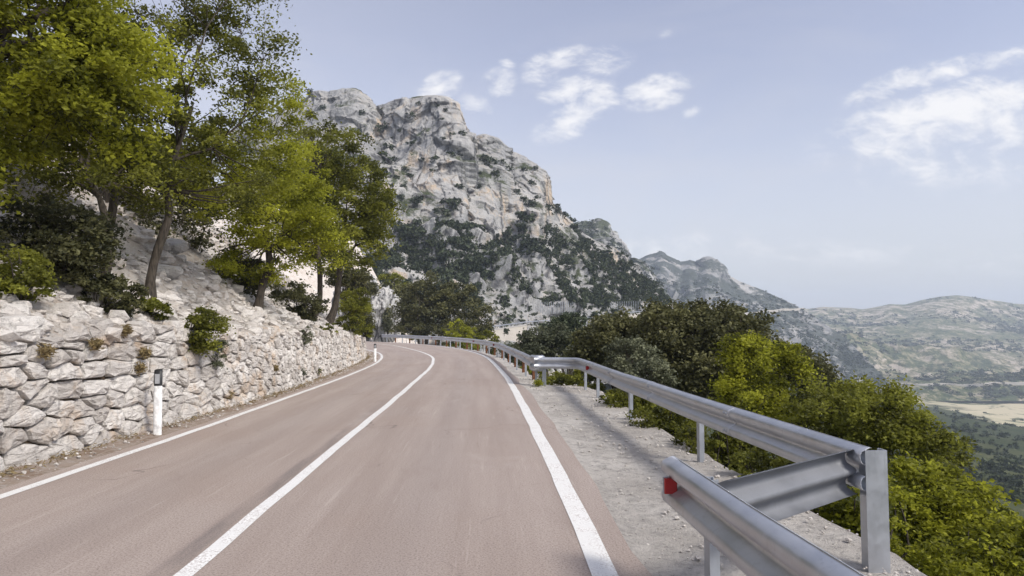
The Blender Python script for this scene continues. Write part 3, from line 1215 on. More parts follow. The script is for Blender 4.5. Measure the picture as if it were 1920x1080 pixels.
def disp_main(V, row, n, px):
    cliff = (row == 5)[:, None] * 1.0
    topm = (row == 9)[:, None] * 1.0
    slope = ((row == 4) * 1.0 + (row == 0) * .3)[:, None]
    cut = (row == 3)[:, None] * 1.0
    p = V
    vst = p * np.array([1, 1, .30])
    # gentler where the cliff runs out into slope on the right
    fade = np.interp(px, [1015, 1050], [1, .25])[None]
    wp = p * np.array([1, 1, .16]) + 1.6 * np.stack([fbm(p / 14, 3, 141), fbm(p / 14, 3, 142), .3 * fbm(p / 14, 3, 143)], -1)
    c = 3.4 * ridged(p * [1, 1, .22] / 36, 2, 41) + 3.6 * facets(wp / 15, 411, .8) + 2.3 * facets(wp * [1, 1, 1.1] / 7.5, 421) + .6 * facets(wp * [1, 1, 2.0] / 2.6, 431) + .16 * fbm(p / 1.5, 3, 44)
    c = c + .9 * ridged(p * [1, 1, .12] / 7.5, 2, 45)
    s_ = 2.0 * fbm(p / 16, 4, 46) + 1.2 * facets(p / 4.5, 471) + .35 * fbm(p / 1.4, 2, 48)
    crag = np.clip(fbm(p / 24, 3, 49) - .12, 0, 1)
    s_ = s_ + crag * (7 + 5 * facets(vst / 4.5, 501))
    k = .9 * fbm(p / 6, 4, 51) + .9 * facets(p / 3, 521)
    w = cliff * (c * fade + s_ * (1 - fade)) + slope * s_ + topm * (.8 * c * fade) + cut * k
    # ease across zone borders
    edge_rows = np.where(np.diff(row) != 0)[0]
    for e in edge_rows:
        for _ in range(6):
            a, b = max(1, e - 8), min(len(row) - 1, e + 9)
            w[a:b] = (w[a - 1:b - 1] + 2 * w[a:b] + w[a + 1:b + 1]) / 4
    deck = (row == 2)
    w[deck] = 0
    w[row == 0] -= .8
    top_i = np.where(row == 5)[0][-1]
    w[top_i - 3:] *= .75
    return w


knots_main = [
    (720, [(a, b - 22) for a, b in road_Y], 1, 0.0),
    (tabadd(road_y, 22), [(a, b - 1.5) for a, b in road_Y], 40, 0.0),
    (road_y, road_Y, 6, 2.0),
    (deck_b, [(a, b + 8) for a, b in road_Y], 4, 2.0),
    (tabadd(deck_b, -20), [(a, b + 12) for a, b in road_Y], 22, 3.0),
    (foot_main, foot_Y, 130, 4.0),
    (sky_main, top_Y, 190, 5.0)]
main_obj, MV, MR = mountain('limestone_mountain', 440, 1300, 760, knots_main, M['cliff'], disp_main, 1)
MU, MVv = project(MV)

sky_peak = [(1040, 455), (1070, 432), (1086, 420), (1099, 416), (1111, 417), (1122, 411), (1132, 416), (1138, 424), (1141, 436), (1148, 435), (1157, 443), (1164, 450), (1174, 467), (1180, 484), (1188, 485),
            (1195, 487), (1203, 492), (1225, 520), (1260, 565), (1300, 615)]


def disp_peak(V, row, n, px):
    vst = V * np.array([1, 1, .35])
    return (7 * ridged(vst / 60, 2, 61) + 7 * facets(vst / 24, 62) + 4 * facets(vst / 9, 63) + 1.4 * fbm(V / 5, 2, 63)) * np.where(row == 9, .5, 1)[:, None] * .8


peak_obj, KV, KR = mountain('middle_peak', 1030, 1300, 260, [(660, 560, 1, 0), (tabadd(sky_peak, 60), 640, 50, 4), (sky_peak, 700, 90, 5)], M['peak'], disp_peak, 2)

sky_range = [(1140, 520), (1180, 495), (1195, 487), (1203, 483), (1215, 478), (1228, 475), (1240, 471), (1246, 474), (1252, 479), (1264, 484), (1276, 491), (1286, 489), (1294, 487), (1305, 491), (1316, 488),
             (1326, 484), (1336, 490), (1346, 497), (1354, 508), (1362, 516), (1385, 527), (1425, 543), (1466, 561), (1503, 580), (1530, 597), (1560, 618), (1590, 640), (1620, 670), (1650, 703), (1690, 745), (1720, 780)]


def disp_range(V, row, n, px):
    vst = V * np.array([1, 1, .4])
    rocky = np.interp(px, [1380, 1470], [1, .35])[None]
    w = 16 * ridged(vst / 150, 3, 71) + 15 * facets(vst / 55, 72) + 7 * facets(vst / 20, 73) + 2.5 * fbm(V / 12, 2, 73)
    return w * rocky * np.where(row == 9, .3, 1)[:, None] * np.linspace(1, .45, len(row))[:, None]


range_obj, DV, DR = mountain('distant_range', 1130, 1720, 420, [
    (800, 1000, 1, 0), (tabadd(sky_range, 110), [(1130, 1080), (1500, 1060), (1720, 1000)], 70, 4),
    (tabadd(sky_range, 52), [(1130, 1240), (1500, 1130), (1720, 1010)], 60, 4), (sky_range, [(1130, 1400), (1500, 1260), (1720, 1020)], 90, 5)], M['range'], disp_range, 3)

sky_hill = [(1380, 610), (1440, 592), (1480, 583), (1500, 579), (1515, 580), (1543, 576), (1570, 577), (1593, 578), (1617, 581), (1640, 577), (1667, 571), (1697, 572), (1730, 563), (1760, 557), (1793, 554), (1820, 557),
            (1847, 562), (1875, 566), (1900, 570), (1930, 572), (2000, 578), (2100, 592), (2250, 606), (2400, 611)]


def disp_hill(V, row, n, px):
    w = 38 * ridged(V / 420, 4, 81) + 16 * fbm(V / 120, 4, 82) + 5 * fbm(V / 32, 3, 83)
    return w * np.where(row == 9, .15, 1)[:, None] * np.interp(np.linspace(0, 1, len(row)), [0, .12, .85, 1], [0, 1, .8, .28])[:, None]


hill_obj, EV, ER = mountain('scrub_hill', 1370, 2400, 520, [
    ([(1370, 755), (1700, 752), (1920, 752), (2400, 756)], [(1370, 1040), (1720, 1020), (2400, 1000)], 1, 0),
    ([(1370, 668), (1700, 672), (1920, 690), (2400, 690)], [(1370, 1500), (1920, 1420), (2400, 1420)], 90, 4),
    (sky_hill, [(1370, 2200), (1800, 2250), (2400, 2300)], 150, 5)], M['hill'], disp_hill, 4)

# far plain to the horizon
g4 = np.array([(-4200, -4200), (4200, -4200), (4200, 4200), (-4200, 4200)], float)
tag(mesh('plain', np.c_[g4, np.full(4, -122.)], np.array([[0, 1, 2, 3]]), M['plain'], smooth=False), None, None, None, 'structure')


# nearest point of a sheet to a photograph position
def on_sheet(U, Vp, S, px, py):
    d = (U - px) ** 2 + (Vp - py) ** 2
    d = d + (S[..., 1] - S[..., 1].min()) * .02
    i = np.unravel_index(np.argmin(d), d.shape)
    return S[i].copy()


def ribbon_on(name, U, Vp, S, pxs, pys, width, lift, mat):
    """A road bench along a far slope: a level strip dug into the hill."""
    c = np.array([on_sheet(U, Vp, S, a, b) for a, b in zip(pxs, pys)])
    for _ in range(4):
        c[1:-1] = (c[:-2] + c[1:-1] + c[2:]) / 3
    nn = path_normals(c)
    if nn[:, 1].mean() > 0:
        nn = -nn
    out_, in_ = c.copy(), c.copy()
    out_[:, :2] += nn * width
    in_[:, :2] -= nn * width * .6
    out_[:, 2] += lift
    in_[:, 2] += lift
    lip = out_.copy()
    lip[:, 2] -= width * .8
    o = mesh(name, np.concatenate([lip, out_, in_]), grid_faces(3, len(c)), mat, smooth=False)
    return tag(o, None, None, None, 'structure')


DU, DW = project(DV)
xs = np.linspace(1392, 1502, 40)
ribbon_on('far_road', DU, DW, DV, xs, np.interp(xs, [1392, 1430, 1470, 1502], [589, 584, 580, 579]) + .8 * np.sin(xs * .2), 5, 1.2, M['concrete'])
EU, EW = project(EV)
xs = np.linspace(1660, 1960, 60)
ribbon_on('hill_track', EU, EW, EV, xs, np.interp(xs, [1660, 1760, 1800, 1960], [722, 721, 722, 716]) + 1.2 * np.sin(xs * .07), 5, 1.5, M['concrete'])


# ------------------------------------------------------------------ plants
def leaves(centers, size, g, tint, up=.5, wide=.30, sway=None):
    """Folded leaf blades: four corners and a fold each."""
    n = len(centers)
    t = g.normal(size=(n, 3))
    t[:, 2] = t[:, 2] * .6 - .15
    t /= np.linalg.norm(t, axis=1)[:, None]
    nn = g.normal(size=(n, 3))
    nn[:, 2] += up * .9
    b = np.cross(t, nn)
    b /= np.linalg.norm(b, axis=1)[:, None] + 1e-9
    nn = np.cross(b, t)
    s_ = (size * g.uniform(.6, 1.35, n))[:, None]
    w = wide * g.uniform(.8, 1.2, (n, 1))
    c = centers
    V = np.stack([c - t * s_ * .5, c + b * s_ * w + nn * s_ * .10, c + t * s_ * .5, c - b * s_ * w + nn * s_ * .10], 1).reshape(-1, 3)
    F = np.arange(4 * n).reshape(n, 4)
    return V, F, np.clip(tint, 0, 1)


DENSE = 1.0


def clump_cloud(blobs, n_clumps, n_leaves, clump_r, size, g, tint_mu=.45, tint_var=.28, shell=.45, up=.5, wide=.30, flat=.5):
    """Sprays of leaves scattered through ellipsoids; returns the spray centres and leaf mesh."""
    w = np.array([b[6] if len(b) > 6 else b[3] * b[4] * b[5] for b in blobs], float)
    n_clumps, n_leaves = int(n_clumps * DENSE), int(n_leaves * DENSE)
    w /= w.sum()
    idx = g.choice(len(blobs), n_clumps, p=w)
    B = np.array([b[:6] for b in blobs], float)[idx]
    d = g.normal(size=(n_clumps, 3))
    d /= np.linalg.norm(d, axis=1)[:, None]
    r = g.uniform(shell ** 3, 1, n_clumps) ** (1 / 3)
    cc = B[:, :3] + d * r[:, None] * B[:, 3:6]
    # uneven outline
    cc += d * (.16 * B[:, 3:6].mean(1) * vnoise(cc * .9 + 3.7, int(g.integers(1000))))[:, None]
    ct = np.clip(tint_mu + g.normal(0, tint_var, n_clumps), .02, 1)
    wl = g.uniform(.3, 1.7, n_clumps)
    clump_r = clump_r * .86
    wl /= wl.sum()
    ci = g.choice(n_clumps, n_leaves, p=wl)
    rr = clump_r * g.uniform(.6, 1.3, n_clumps)[ci]
    off = g.normal(size=(n_leaves, 3)) * np.array([1, 1, flat]) * rr[:, None] * .55
    off[:, 2] -= .25 * (off[:, 0] ** 2 + off[:, 1] ** 2) / (rr + 1e-6)
    c = cc[ci] + off
    t = ct[ci] + g.normal(0, .12, n_leaves)
    return cc, leaves(c, size, g, t, up, wide)


def bent(a, b, g, n=6, sag=.12):
    a, b = np.asarray(a, float), np.asarray(b, float)
    t = np.linspace(0, 1, n)[:, None]
    L = np.linalg.norm(b - a)
    m = g.normal(size=3) * L * sag
    return a * (1 - t) + b * t + m * np.sin(t * np.pi) + g.normal(size=(n, 3)) * L * .012 * (t > 0) * (t < 1)


def tree(name, base, trunk_pts, trunk_r, blobs, n_clumps, n_leaves, leaf, clump_r, mat, seed, label, cat='tree', group=None, tint=.45, tvar=.28, shell=.35, up=.5, n_limbs=7, wide=.30, twigs=1.0):
    g = np.random.default_rng(seed)
    base = np.asarray(base, float)
    root = empty(name, base, label, cat, group)
    cc, (LV, LF, LT) = clump_cloud(blobs, n_clumps, n_leaves, clump_r, leaf, g, tint, tvar, shell, up, wide)
    tp = np.asarray(trunk_pts, float)
    tpath = smooth_path(tp, max(.12, np.linalg.norm(tp[-1] - tp[0]) / 14))
    n = len(tpath)
    rad = trunk_r * (1 - .62 * np.linspace(0, 1, n)) * (1 + .08 * g.normal(size=n))
    rad[:2] *= (1.5, 1.2)
    acc = Acc()
    acc.add(*tube(tpath, rad, 9))
    # main limbs, then a twig to every spray from the nearest limb
    nodes = [(tpath[k], rad[k] * .8) for k in range(int(n * .55), n)]
    far = cc[g.permutation(len(cc))[:n_limbs]]
    for tgt in far:
        k = int(n * g.uniform(.5, .98))
        k = min(k, n - 1)
        pth = bent(tpath[k], tpath[k] + (tgt - tpath[k]) * .82, g, 8, .10)
        rr = np.linspace(rad[k] * .62, trunk_r * .10, 8)
        acc.add(*tube(pth, rr, 6))
        nodes += [(pth[j], rr[j]) for j in range(2, 8)]
    npos = np.array([q[0] for q in nodes])
    nrad = np.array([q[1] for q in nodes])
    for c in cc[:int(len(cc) * twigs)]:
        d = np.linalg.norm(npos - c, axis=1)
        j = int(np.argmin(d + .4 * np.clip(npos[:, 2] - c[2], 0, None)))
        acc.add(*tube(bent(npos[j], c, g, 4, .10), np.linspace(min(nrad[j] * .6, trunk_r * .22), trunk_r * .03 + .002, 4), 4))
    acc.obj('trunk', M['bark'], root, True, offset=base)
    mesh('crown', LV - base, LF, mat, root, smooth=False, tint=LT)
    return root


def shrub(name, base, blobs, n_clumps, n_leaves, leaf, clump_r, mat, seed, label, cat='shrub', group=None, tint=.45, tvar=.25, up=.5, wide=.3, shell=.3, stem_r=.02):
    g = np.random.default_rng(seed)
    base = np.asarray(base, float)
    root = empty(name, base, label, cat, group)
    cc, (LV, LF, LT) = clump_cloud(blobs, n_clumps, n_leaves, clump_r, leaf, g, tint, tvar, shell, up, wide)
    acc = Acc()
    for c in cc[:max(6, len(cc) // 2)]:
        acc.add(*tube(bent(base + g.normal(size=3) * .04, c, g, 5, .08), np.linspace(stem_r, stem_r * .25, 5), 4))
    acc.obj('stem', M['bark'], root, True, offset=base)
    mesh('foliage', LV - base, LF, mat, root, smooth=False, tint=LT)
    return root


def pb(px, py, Y, rx_px, rz_px, depth=1.0, w=None):
    """Ellipsoid of foliage from its apparent place and size."""
    c = P(px, py, Y)
    k = Y / 1280.0
    b = (c[0], c[1], c[2], rx_px * k, rx_px * k * depth, rz_px * k)
    return b + ((w,) if w else ())


# --- trees on the bank above the wall
DENSE = 1.35
b = slope_point(1.9, 7.2)
tree('oak_tree', b, [b - [0, 0, .3], b + [.2, .3, 1.2], b + [.7, 1.0, 2.4], b + [1.2, 1.7, 3.2]], .13,
     [pb(60, 60, 9.0, 230, 170, .8), pb(200, 150, 9.4, 120, 110, .9), pb(150, 240, 9.6, 130, 70, .8), pb(-60, 230, 8.6, 150, 120, .8)], 110, 26000, .078, .36, M['leaf_yellow'], 11,
     'nearest bank tree overhanging the wall, yellow-green leaf sprays, trunk out of view', group='trees on the bank above the wall', tint=.58, tvar=.36)
b = slope_point(1.3, 11.4)
tree('oak_tree', b, [b - [0, 0, .3], P(205, 470, 11.4), P(190, 380, 11.5), P(165, 330, 11.7), P(170, 250, 11.9)], .085,
     [pb(150, 280, 12.2, 150, 90, .9), pb(215, 170, 12.4, 130, 120, .9), pb(80, 330, 12.2, 110, 60, .8), pb(250, 330, 12.0, 80, 70)], 90, 17000, .070, .36, M['leaf_olive'], 12,
     'thin trunked dark olive tree left of the leaning forked tree', group='trees on the bank above the wall', tint=.38)
b = slope_point(1.1, 12.6)
tree('oak_tree', b, [b - [0, 0, .3], P(283, 520, 12.6), P(300, 455, 12.65), P(316, 410, 12.7), P(318, 330, 12.9), P(360, 200, 13.3)], .098,
     [pb(420, 250, 13.4, 130, 130, 1.0), pb(380, 90, 13.6, 130, 130, 1.0), pb(470, 60, 13.8, 80, 130, .9), pb(300, 330, 13.0, 110, 70, 1.0), pb(455, 350, 13.0, 85, 60, 1.0), pb(330, -40, 13.4, 190, 90)], 120, 20000, .068,
     .34, M['leaf_olive'], 13, 'forked tree leaning right out of the white scree, leafy top against the sky', group='trees on the bank above the wall', tint=.52, tvar=.3, shell=.2)
b = slope_point(3.6, 15.5)
tree('oak_tree', b, [b - [0, 0, .3], b + [.1, .1, 1.0], b + [.5, .2, 2.2], P(430, 330, 15.2)], .10,
     [pb(450, 370, 15.2, 95, 70, 1.0), pb(500, 290, 15.4, 85, 80, 1.0), pb(520, 220, 15.8, 60, 90, 1.0), pb(390, 300, 15.4, 90, 80)], 85, 15000, .07, .34, M['leaf_yellow'], 14,
     'yellow-green tree between the forked tree and the rounded bright one', group='trees on the bank above the wall', tint=.6, tvar=.32)
b = slope_point(1.2, 18.5)
tree('oak_tree', b, [b - [0, 0, .3], P(492, 535, 18.5), P(506, 500, 18.5), P(500, 430, 18.6), P(515, 350, 18.8)], .13,
     [pb(530, 410, 18.6, 105, 90, 1.0), pb(560, 340, 18.8, 85, 80, 1.0), pb(480, 470, 18.4, 80, 55, 1.0), pb(590, 450, 18.6, 55, 60, 1.0)], 130, 22000, .075, .33, M['leaf_yellow'], 15,
     'rounded bright yellow-green tree, its trunk in the lower scree', group='trees on the bank above the wall', tint=.66, tvar=.28)
b = slope_point(.9, 26.8)
tree('oak_tree', b, [b - [0, 0, .3], P(627, 580, 26.8), P(633, 545, 26.9), P(640, 480, 27), P(650, 400, 27.2)], .16,
     [pb(660, 370, 27, 85, 90, 1.0), pb(700, 400, 27, 62, 60, 1.0), pb(640, 290, 27.4, 65, 60, 1.0), pb(690, 455, 26.8, 50, 35, 1.0), pb(610, 450, 27.2, 60, 60, 1.0)], 150, 17000, .12, .42, M['leaf_olive'], 16,
     'tall dark olive tree furthest along the bank, crown reaching over the road', group='trees on the bank above the wall', tint=.55, tvar=.32)
b = slope_point(1.2, 24.5)
tree('oak_tree', b, [b - [0, 0, .3], P(597, 575, 24.6), P(600, 520, 24.7), P(596, 450, 24.9), P(600, 330, 25.4)], .12,
     [pb(600, 310, 25.6, 60, 70, 1.0), pb(570, 400, 25.2, 70, 80, 1.0), pb(640, 490, 24.6, 45, 40), pb(570, 260, 25.8, 50, 50)], 80, 10000, .11, .4, M['leaf_olive'], 17,
     'upright olive tree just left of the tallest dark one on the bank', group='trees on the bank above the wall', tint=.4)
b = slope_point(5.5, 19)
tree('oak_tree', b, [b - [0, 0, .3], b + [.1, 0, 1.2], b + [.3, .2, 2.6]], .12,
     [pb(330, 420, 19.5, 110, 60), pb(250, 330, 20, 130, 80), pb(420, 350, 20, 90, 80)], 80, 11000, .11, .45, M['leaf_holm'], 18,
     'dark tree higher up the slope behind the forked tree', group='trees on the bank above the wall', tint=.4)
b = slope_point(5.0, 12)
tree('oak_tree', b, [b - [0, 0, .3], b + [.1, 0, 1.2], b + [.5, .2, 2.6]], .12,
     [pb(20, 180, 13, 170, 100), pb(150, 120, 13.5, 140, 110)], 70, 9000, .11, .45, M['leaf_holm'], 19,
     'dark tree up the slope behind the nearest overhanging branches', group='trees on the bank above the wall', tint=.35)

# --- shrubs on the bank
DENSE = 1.3
SG = 'shrubs growing on the bank above the wall'
for (px, py, Y, rx_, rz_, d0, mat, lab, nl_, lf, tn) in (
        (90, 455, 10.2, 125, 85, 1.5, 'leaf_holm', 'broad dark shrub over the near end of the wall, left of the thin trunk', 9000, .07, .35),
        (28, 520, 8.7, 62, 52, .7, 'leaf_olive', 'rounded lighter green shrub at the near end of the wall top', 4500, .055, .6),
        (190, 560, 10.6, 85, 42, .6, 'leaf_holm', 'low dark shrub along the wall top below the thin trunk', 5000, .06, .4),
        (270, 585, 11.6, 50, 28, .4, 'leaf_olive', 'low olive shrub at the foot of the leaning forked tree', 3000, .055, .4),
        (332, 618, 12.0, 40, 42, -.05, 'leaf_olive', 'green shrub hanging over the wall face below the forked tree', 4200, .05, .5),
        (378, 655, 12.7, 22, 30, -.12, 'leaf_grey', 'small grey-green tuft in the wall joint beside the hanging shrub', 1400, .04, .5),
        (440, 520, 20.0, 70, 45, 2.2, 'leaf_holm', 'dark shrub in the shade under the rounded bright tree', 5000, .09, .3),
        (560, 570, 22.5, 60, 42, 1.8, 'leaf_holm', 'dark shrub between the two middle trunks on the bank', 5000, .09, .3),
        (585, 628, 18.9, 14, 18, -.02, 'leaf_grey', 'small brownish rounded bush standing in the wall top', 1500, .035, .55),
        (618, 618, 23, 16, 12, .2, 'leaf_olive', 'tiny green bush on the wall coping below the trunks', 900, .05, .6),
        (600, 692, 18.6, 9, 14, -.22, 'leaf_grey', 'grey tuft hanging low on the wall face', 600, .035, .45),
        (628, 692, 20.6, 7, 8, -.2, 'leaf_olive', 'dark green tuft rooted low in the wall past the grey tuft', 500, .035, .3),
        (658, 606, 28.5, 28, 20, .4, 'leaf_olive', 'spreading shrub on the wall coping past the tallest trunk', 3000, .07, .45),
        (685, 618, 31.5, 22, 16, .2, 'leaf_olive', 'olive shrub spilling over the far end of the wall', 2500, .07, .5),
        (665, 565, 32, 34, 30, 1.2, 'leaf_olive', 'yellowish shrub behind the tallest trunk on the bank', 3500, .10, .7),
        (676, 592, 38, 20, 26, 1.4, 'leaf_holm', 'dark shrub at the far end of the wall before the pale rock', 4000, .12, .4),
        (650, 520, 34, 40, 30, 2.6, 'leaf_holm', 'dark shrub higher on the bank past the tallest tree', 4000, .12, .4),
        (672, 520, 52, 24, 26, 4, 'leaf_holm', 'shrub crowning the bank above the pale roadside rock', 3500, .16, .45)):
    q = slope_point(max(d0, 0), Y)
    c = P(px, py, Y)
    base = np.array([c[0], c[1], min(q[2], c[2] - rz_ * Y / 1280 * .5)])
    if d0 < 0:
        base = np.array([np.interp(Y, WP[:, 1], WP[:, 0]) - .05, c[1], c[2] - .05])
        c[0] = base[0] + rx_ * Y / 1280 * .45
    k = Y / 1280
    shrub('bank_shrub', base, [(c[0], c[1], c[2], rx_ * k, rx_ * k * .8, rz_ * k)], max(12, nl_ // 90), nl_, lf, max(.08, rz_ * k * .35), M[mat], 200 + px, lab, 'shrub', SG, tn, stem_r=.012 + .0006 * Y)

# dry tufts in the wall joints
for (px, py, where) in ((215, 620, 'near the wall top left of the marker post'), (250, 690, 'level with the marker post head'), (262, 662, 'just above the marker post head'), (150, 645, 'left of the others near the wall top'),
                        (60, 660, 'at the near end of the wall'), (515, 690, 'far along the wall past the hanging shrub'), (420, 740, 'low on the wall right of the marker post')):
    Y = float(np.interp(px, [0, 300, 500, 640], [7.4, 10.7, 15.2, 24.0]))
    c = P(px, py, Y)
    x = np.interp(c[1], WP[:, 1], WP[:, 0]) - .02
    g = np.random.default_rng(px)
    V, F, T = leaves(np.array([x + .05, c[1], c[2]]) + g.normal(size=(260, 3)) * [.03, .05, .035], .07, g, g.uniform(0, 1, 260), .3, .12)
    o = mesh('dry_plant', V - np.array([x, c[1], c[2]]), F, M['leaf_dry'], smooth=False, tint=T)
    o.location = (x, c[1], c[2])
    tag(o, 'rust-brown dry tuft in a wall joint ' + where, 'grass tuft', 'dry tufts in the wall joints')
# grass line along foot of the wall
g = np.random.default_rng(77)
si = g.uniform(float(np.interp(4, WP[:, 1], WS)), float(np.interp(40, WP[:, 1], WS)), 500)
pp, qq = wall_at(si)
cl = np.repeat(np.c_[pp + qq * g.uniform(.02, .22, (500, 1)), np.full(500, .05)], 9, 0) + g.normal(size=(4500, 3)) * [.05, .07, .02]
V, F, T = leaves(cl, .06, g, g.uniform(0, 1, 4500), .1, .10)
tag(mesh('dry_grass', V, F, M['leaf_dry'], smooth=False, tint=T), 'thin dry grass and dead leaves along the foot of the wall', 'grass', None, 'stuff')


# --- trees beyond the guardrails
def below(px, Y, dz=0.0):
    x = (px - 960) / 1280 * Y
    return np.array([x, Y, terrain_z(x, Y) + dz])


RG = 'trees on the slope beyond the guardrails'
for (px, Y, blobs_, mat, nl_, lf, cr, ncl, lab, tn, tv, name) in (
        (800, 78, [(800, 575, 78, 62, 55), (775, 592, 77, 42, 46), (860, 585, 77, 55, 52), (830, 545, 79, 50, 35), (890, 600, 76, 36, 42), (762, 562, 80, 24, 34)], 'leaf_holm', 22000, .26, .75, 190,
         'great dark round holm oak behind the curve of the guardrail', .5, .26, 'holm_oak'),
        (1020, 38, [(1010, 650, 38, 42, 38), (1045, 640, 38, 30, 32), (975, 665, 37, 26, 24)], 'leaf_grey', 11000, .14, .42, 110, 'grey-green rounded tree behind the rail end cap', .3, .2, 'olive_tree'),
        (1068, 62, [(1068, 615, 62, 32, 28), (1050, 625, 62, 24, 24)], 'leaf_shrub', 6000, .24, .6, 60, 'small dark tree showing above the grey-green one', .7, .25, 'holm_oak'),
        (1150, 25, [(1150, 650, 25, 70, 55), (1110, 665, 25, 44, 45), (1190, 620, 25.5, 50, 38), (1165, 605, 26, 30, 26)], 'leaf_holm', 17000, .13, .40, 170,
         'left dark holm oak of the big group beyond the lay-by', .62, .28, 'holm_oak'),
        (1260, 23, [(1265, 640, 23, 75, 62), (1235, 600, 23.5, 50, 34), (1300, 595, 23.5, 58, 34), (1290, 690, 22.5, 70, 50)], 'leaf_holm', 19000, .125, .40, 180,
         'tallest dark holm oak, middle of the big group beyond the lay-by', .62, .28, 'holm_oak'),
        (1375, 22, [(1370, 640, 22, 62, 58), (1395, 620, 22.5, 45, 40), (1350, 600, 23, 45, 34), (1430, 665, 22, 45, 45), (1360, 700, 21, 70, 50)], 'leaf_holm', 18000, .12, .38, 170,
         'right dark holm oak of the big group, behind the yellow-green saplings', .6, .28, 'holm_oak'),
        (1500, 24, [(1500, 690, 24, 48, 40), (1460, 690, 24, 40, 40), (1530, 710, 24, 30, 26)], 'leaf_holm', 9000, .12, .38, 90,
         'lower dark oak past the big group, beside the distant blue slope', .5, .28, 'holm_oak')):
    base = below(px, Y)
    mid = P(px, blobs_[0][1], Y)
    tree(name, base, [base - [0, 0, .4], base * .6 + mid * .4 + [.15, 0, 0], base * .25 + mid * .75, mid], .012 * Y * .35 + .10, [pb(*q_[:5]) for q_ in blobs_], ncl, nl_, lf, cr, M[mat], 300 + px, lab, 'tree', RG,
         tn, tv, shell=.4, wide=.34, twigs=.4)

YG = 'yellow-green trees beside the guardrail'
for (px, Y, blobs_, nl_, lf, cr, ncl, mat, lab, tn) in (
        (1400, 14.5, [(1395, 690, 14.5, 45, 75), (1370, 740, 14.2, 40, 50), (1415, 650, 14.6, 26, 34)], 8000, .075, .24, 75, 'leaf_lime', 'slender yellow-green sapling in front of the tallest dark oaks', .55),
        (1470, 13, [(1465, 720, 13, 42, 75), (1475, 670, 13.1, 24, 36), (1440, 780, 12.6, 55, 45)], 8000, .07, .24, 75, 'leaf_lime', 'yellow-green sapling right of the slender one', .5),
        (1560, 11.5, [(1560, 770, 11.5, 70, 60), (1530, 810, 11, 70, 50), (1600, 730, 11.8, 40, 34)], 10000, .065, .24, 85, 'leaf_olive', 'bushy olive-green tree over the middle of the lay-by rail', .62),
        (1690, 10, [(1680, 780, 10, 60, 42), (1640, 800, 10, 60, 45), (1655, 735, 10.3, 34, 22), (1730, 820, 9.6, 50, 40)], 9000, .06, .22, 80, 'leaf_olive', 'olive-green tree with a thin top twig by the valley view', .7),
        (1760, 7.4, [(1765, 960, 7.4, 100, 70), (1715, 905, 7.6, 70, 50), (1790, 915, 7.6, 60, 36)], 11000, .058, .2, 90, 'leaf_lime', 'bright bushy tree behind the rail end post', .45),
        (1880, 6.4, [(1880, 1060, 6.4, 110, 75), (1800, 1070, 6.2, 90, 60), (1900, 1010, 6.6, 60, 36), (1960, 1050, 6.4, 90, 80)], 12000, .055, .2, 95, 'leaf_lime', 'nearest leafy tree at the low corner past the rail end post', .45)):
    base = below(px, Y)
    mid = P(px, blobs_[0][1], Y)
    tree('young_tree', base, [base - [0, 0, .3], base * .6 + mid * .4 + [.06, 0, 0], mid], .06, [pb(*q_[:5]) for q_ in blobs_], ncl, nl_, lf, cr, M[mat], 400 + px, lab, 'tree', YG, tn, .42, shell=.25, wide=.28, up=.25)

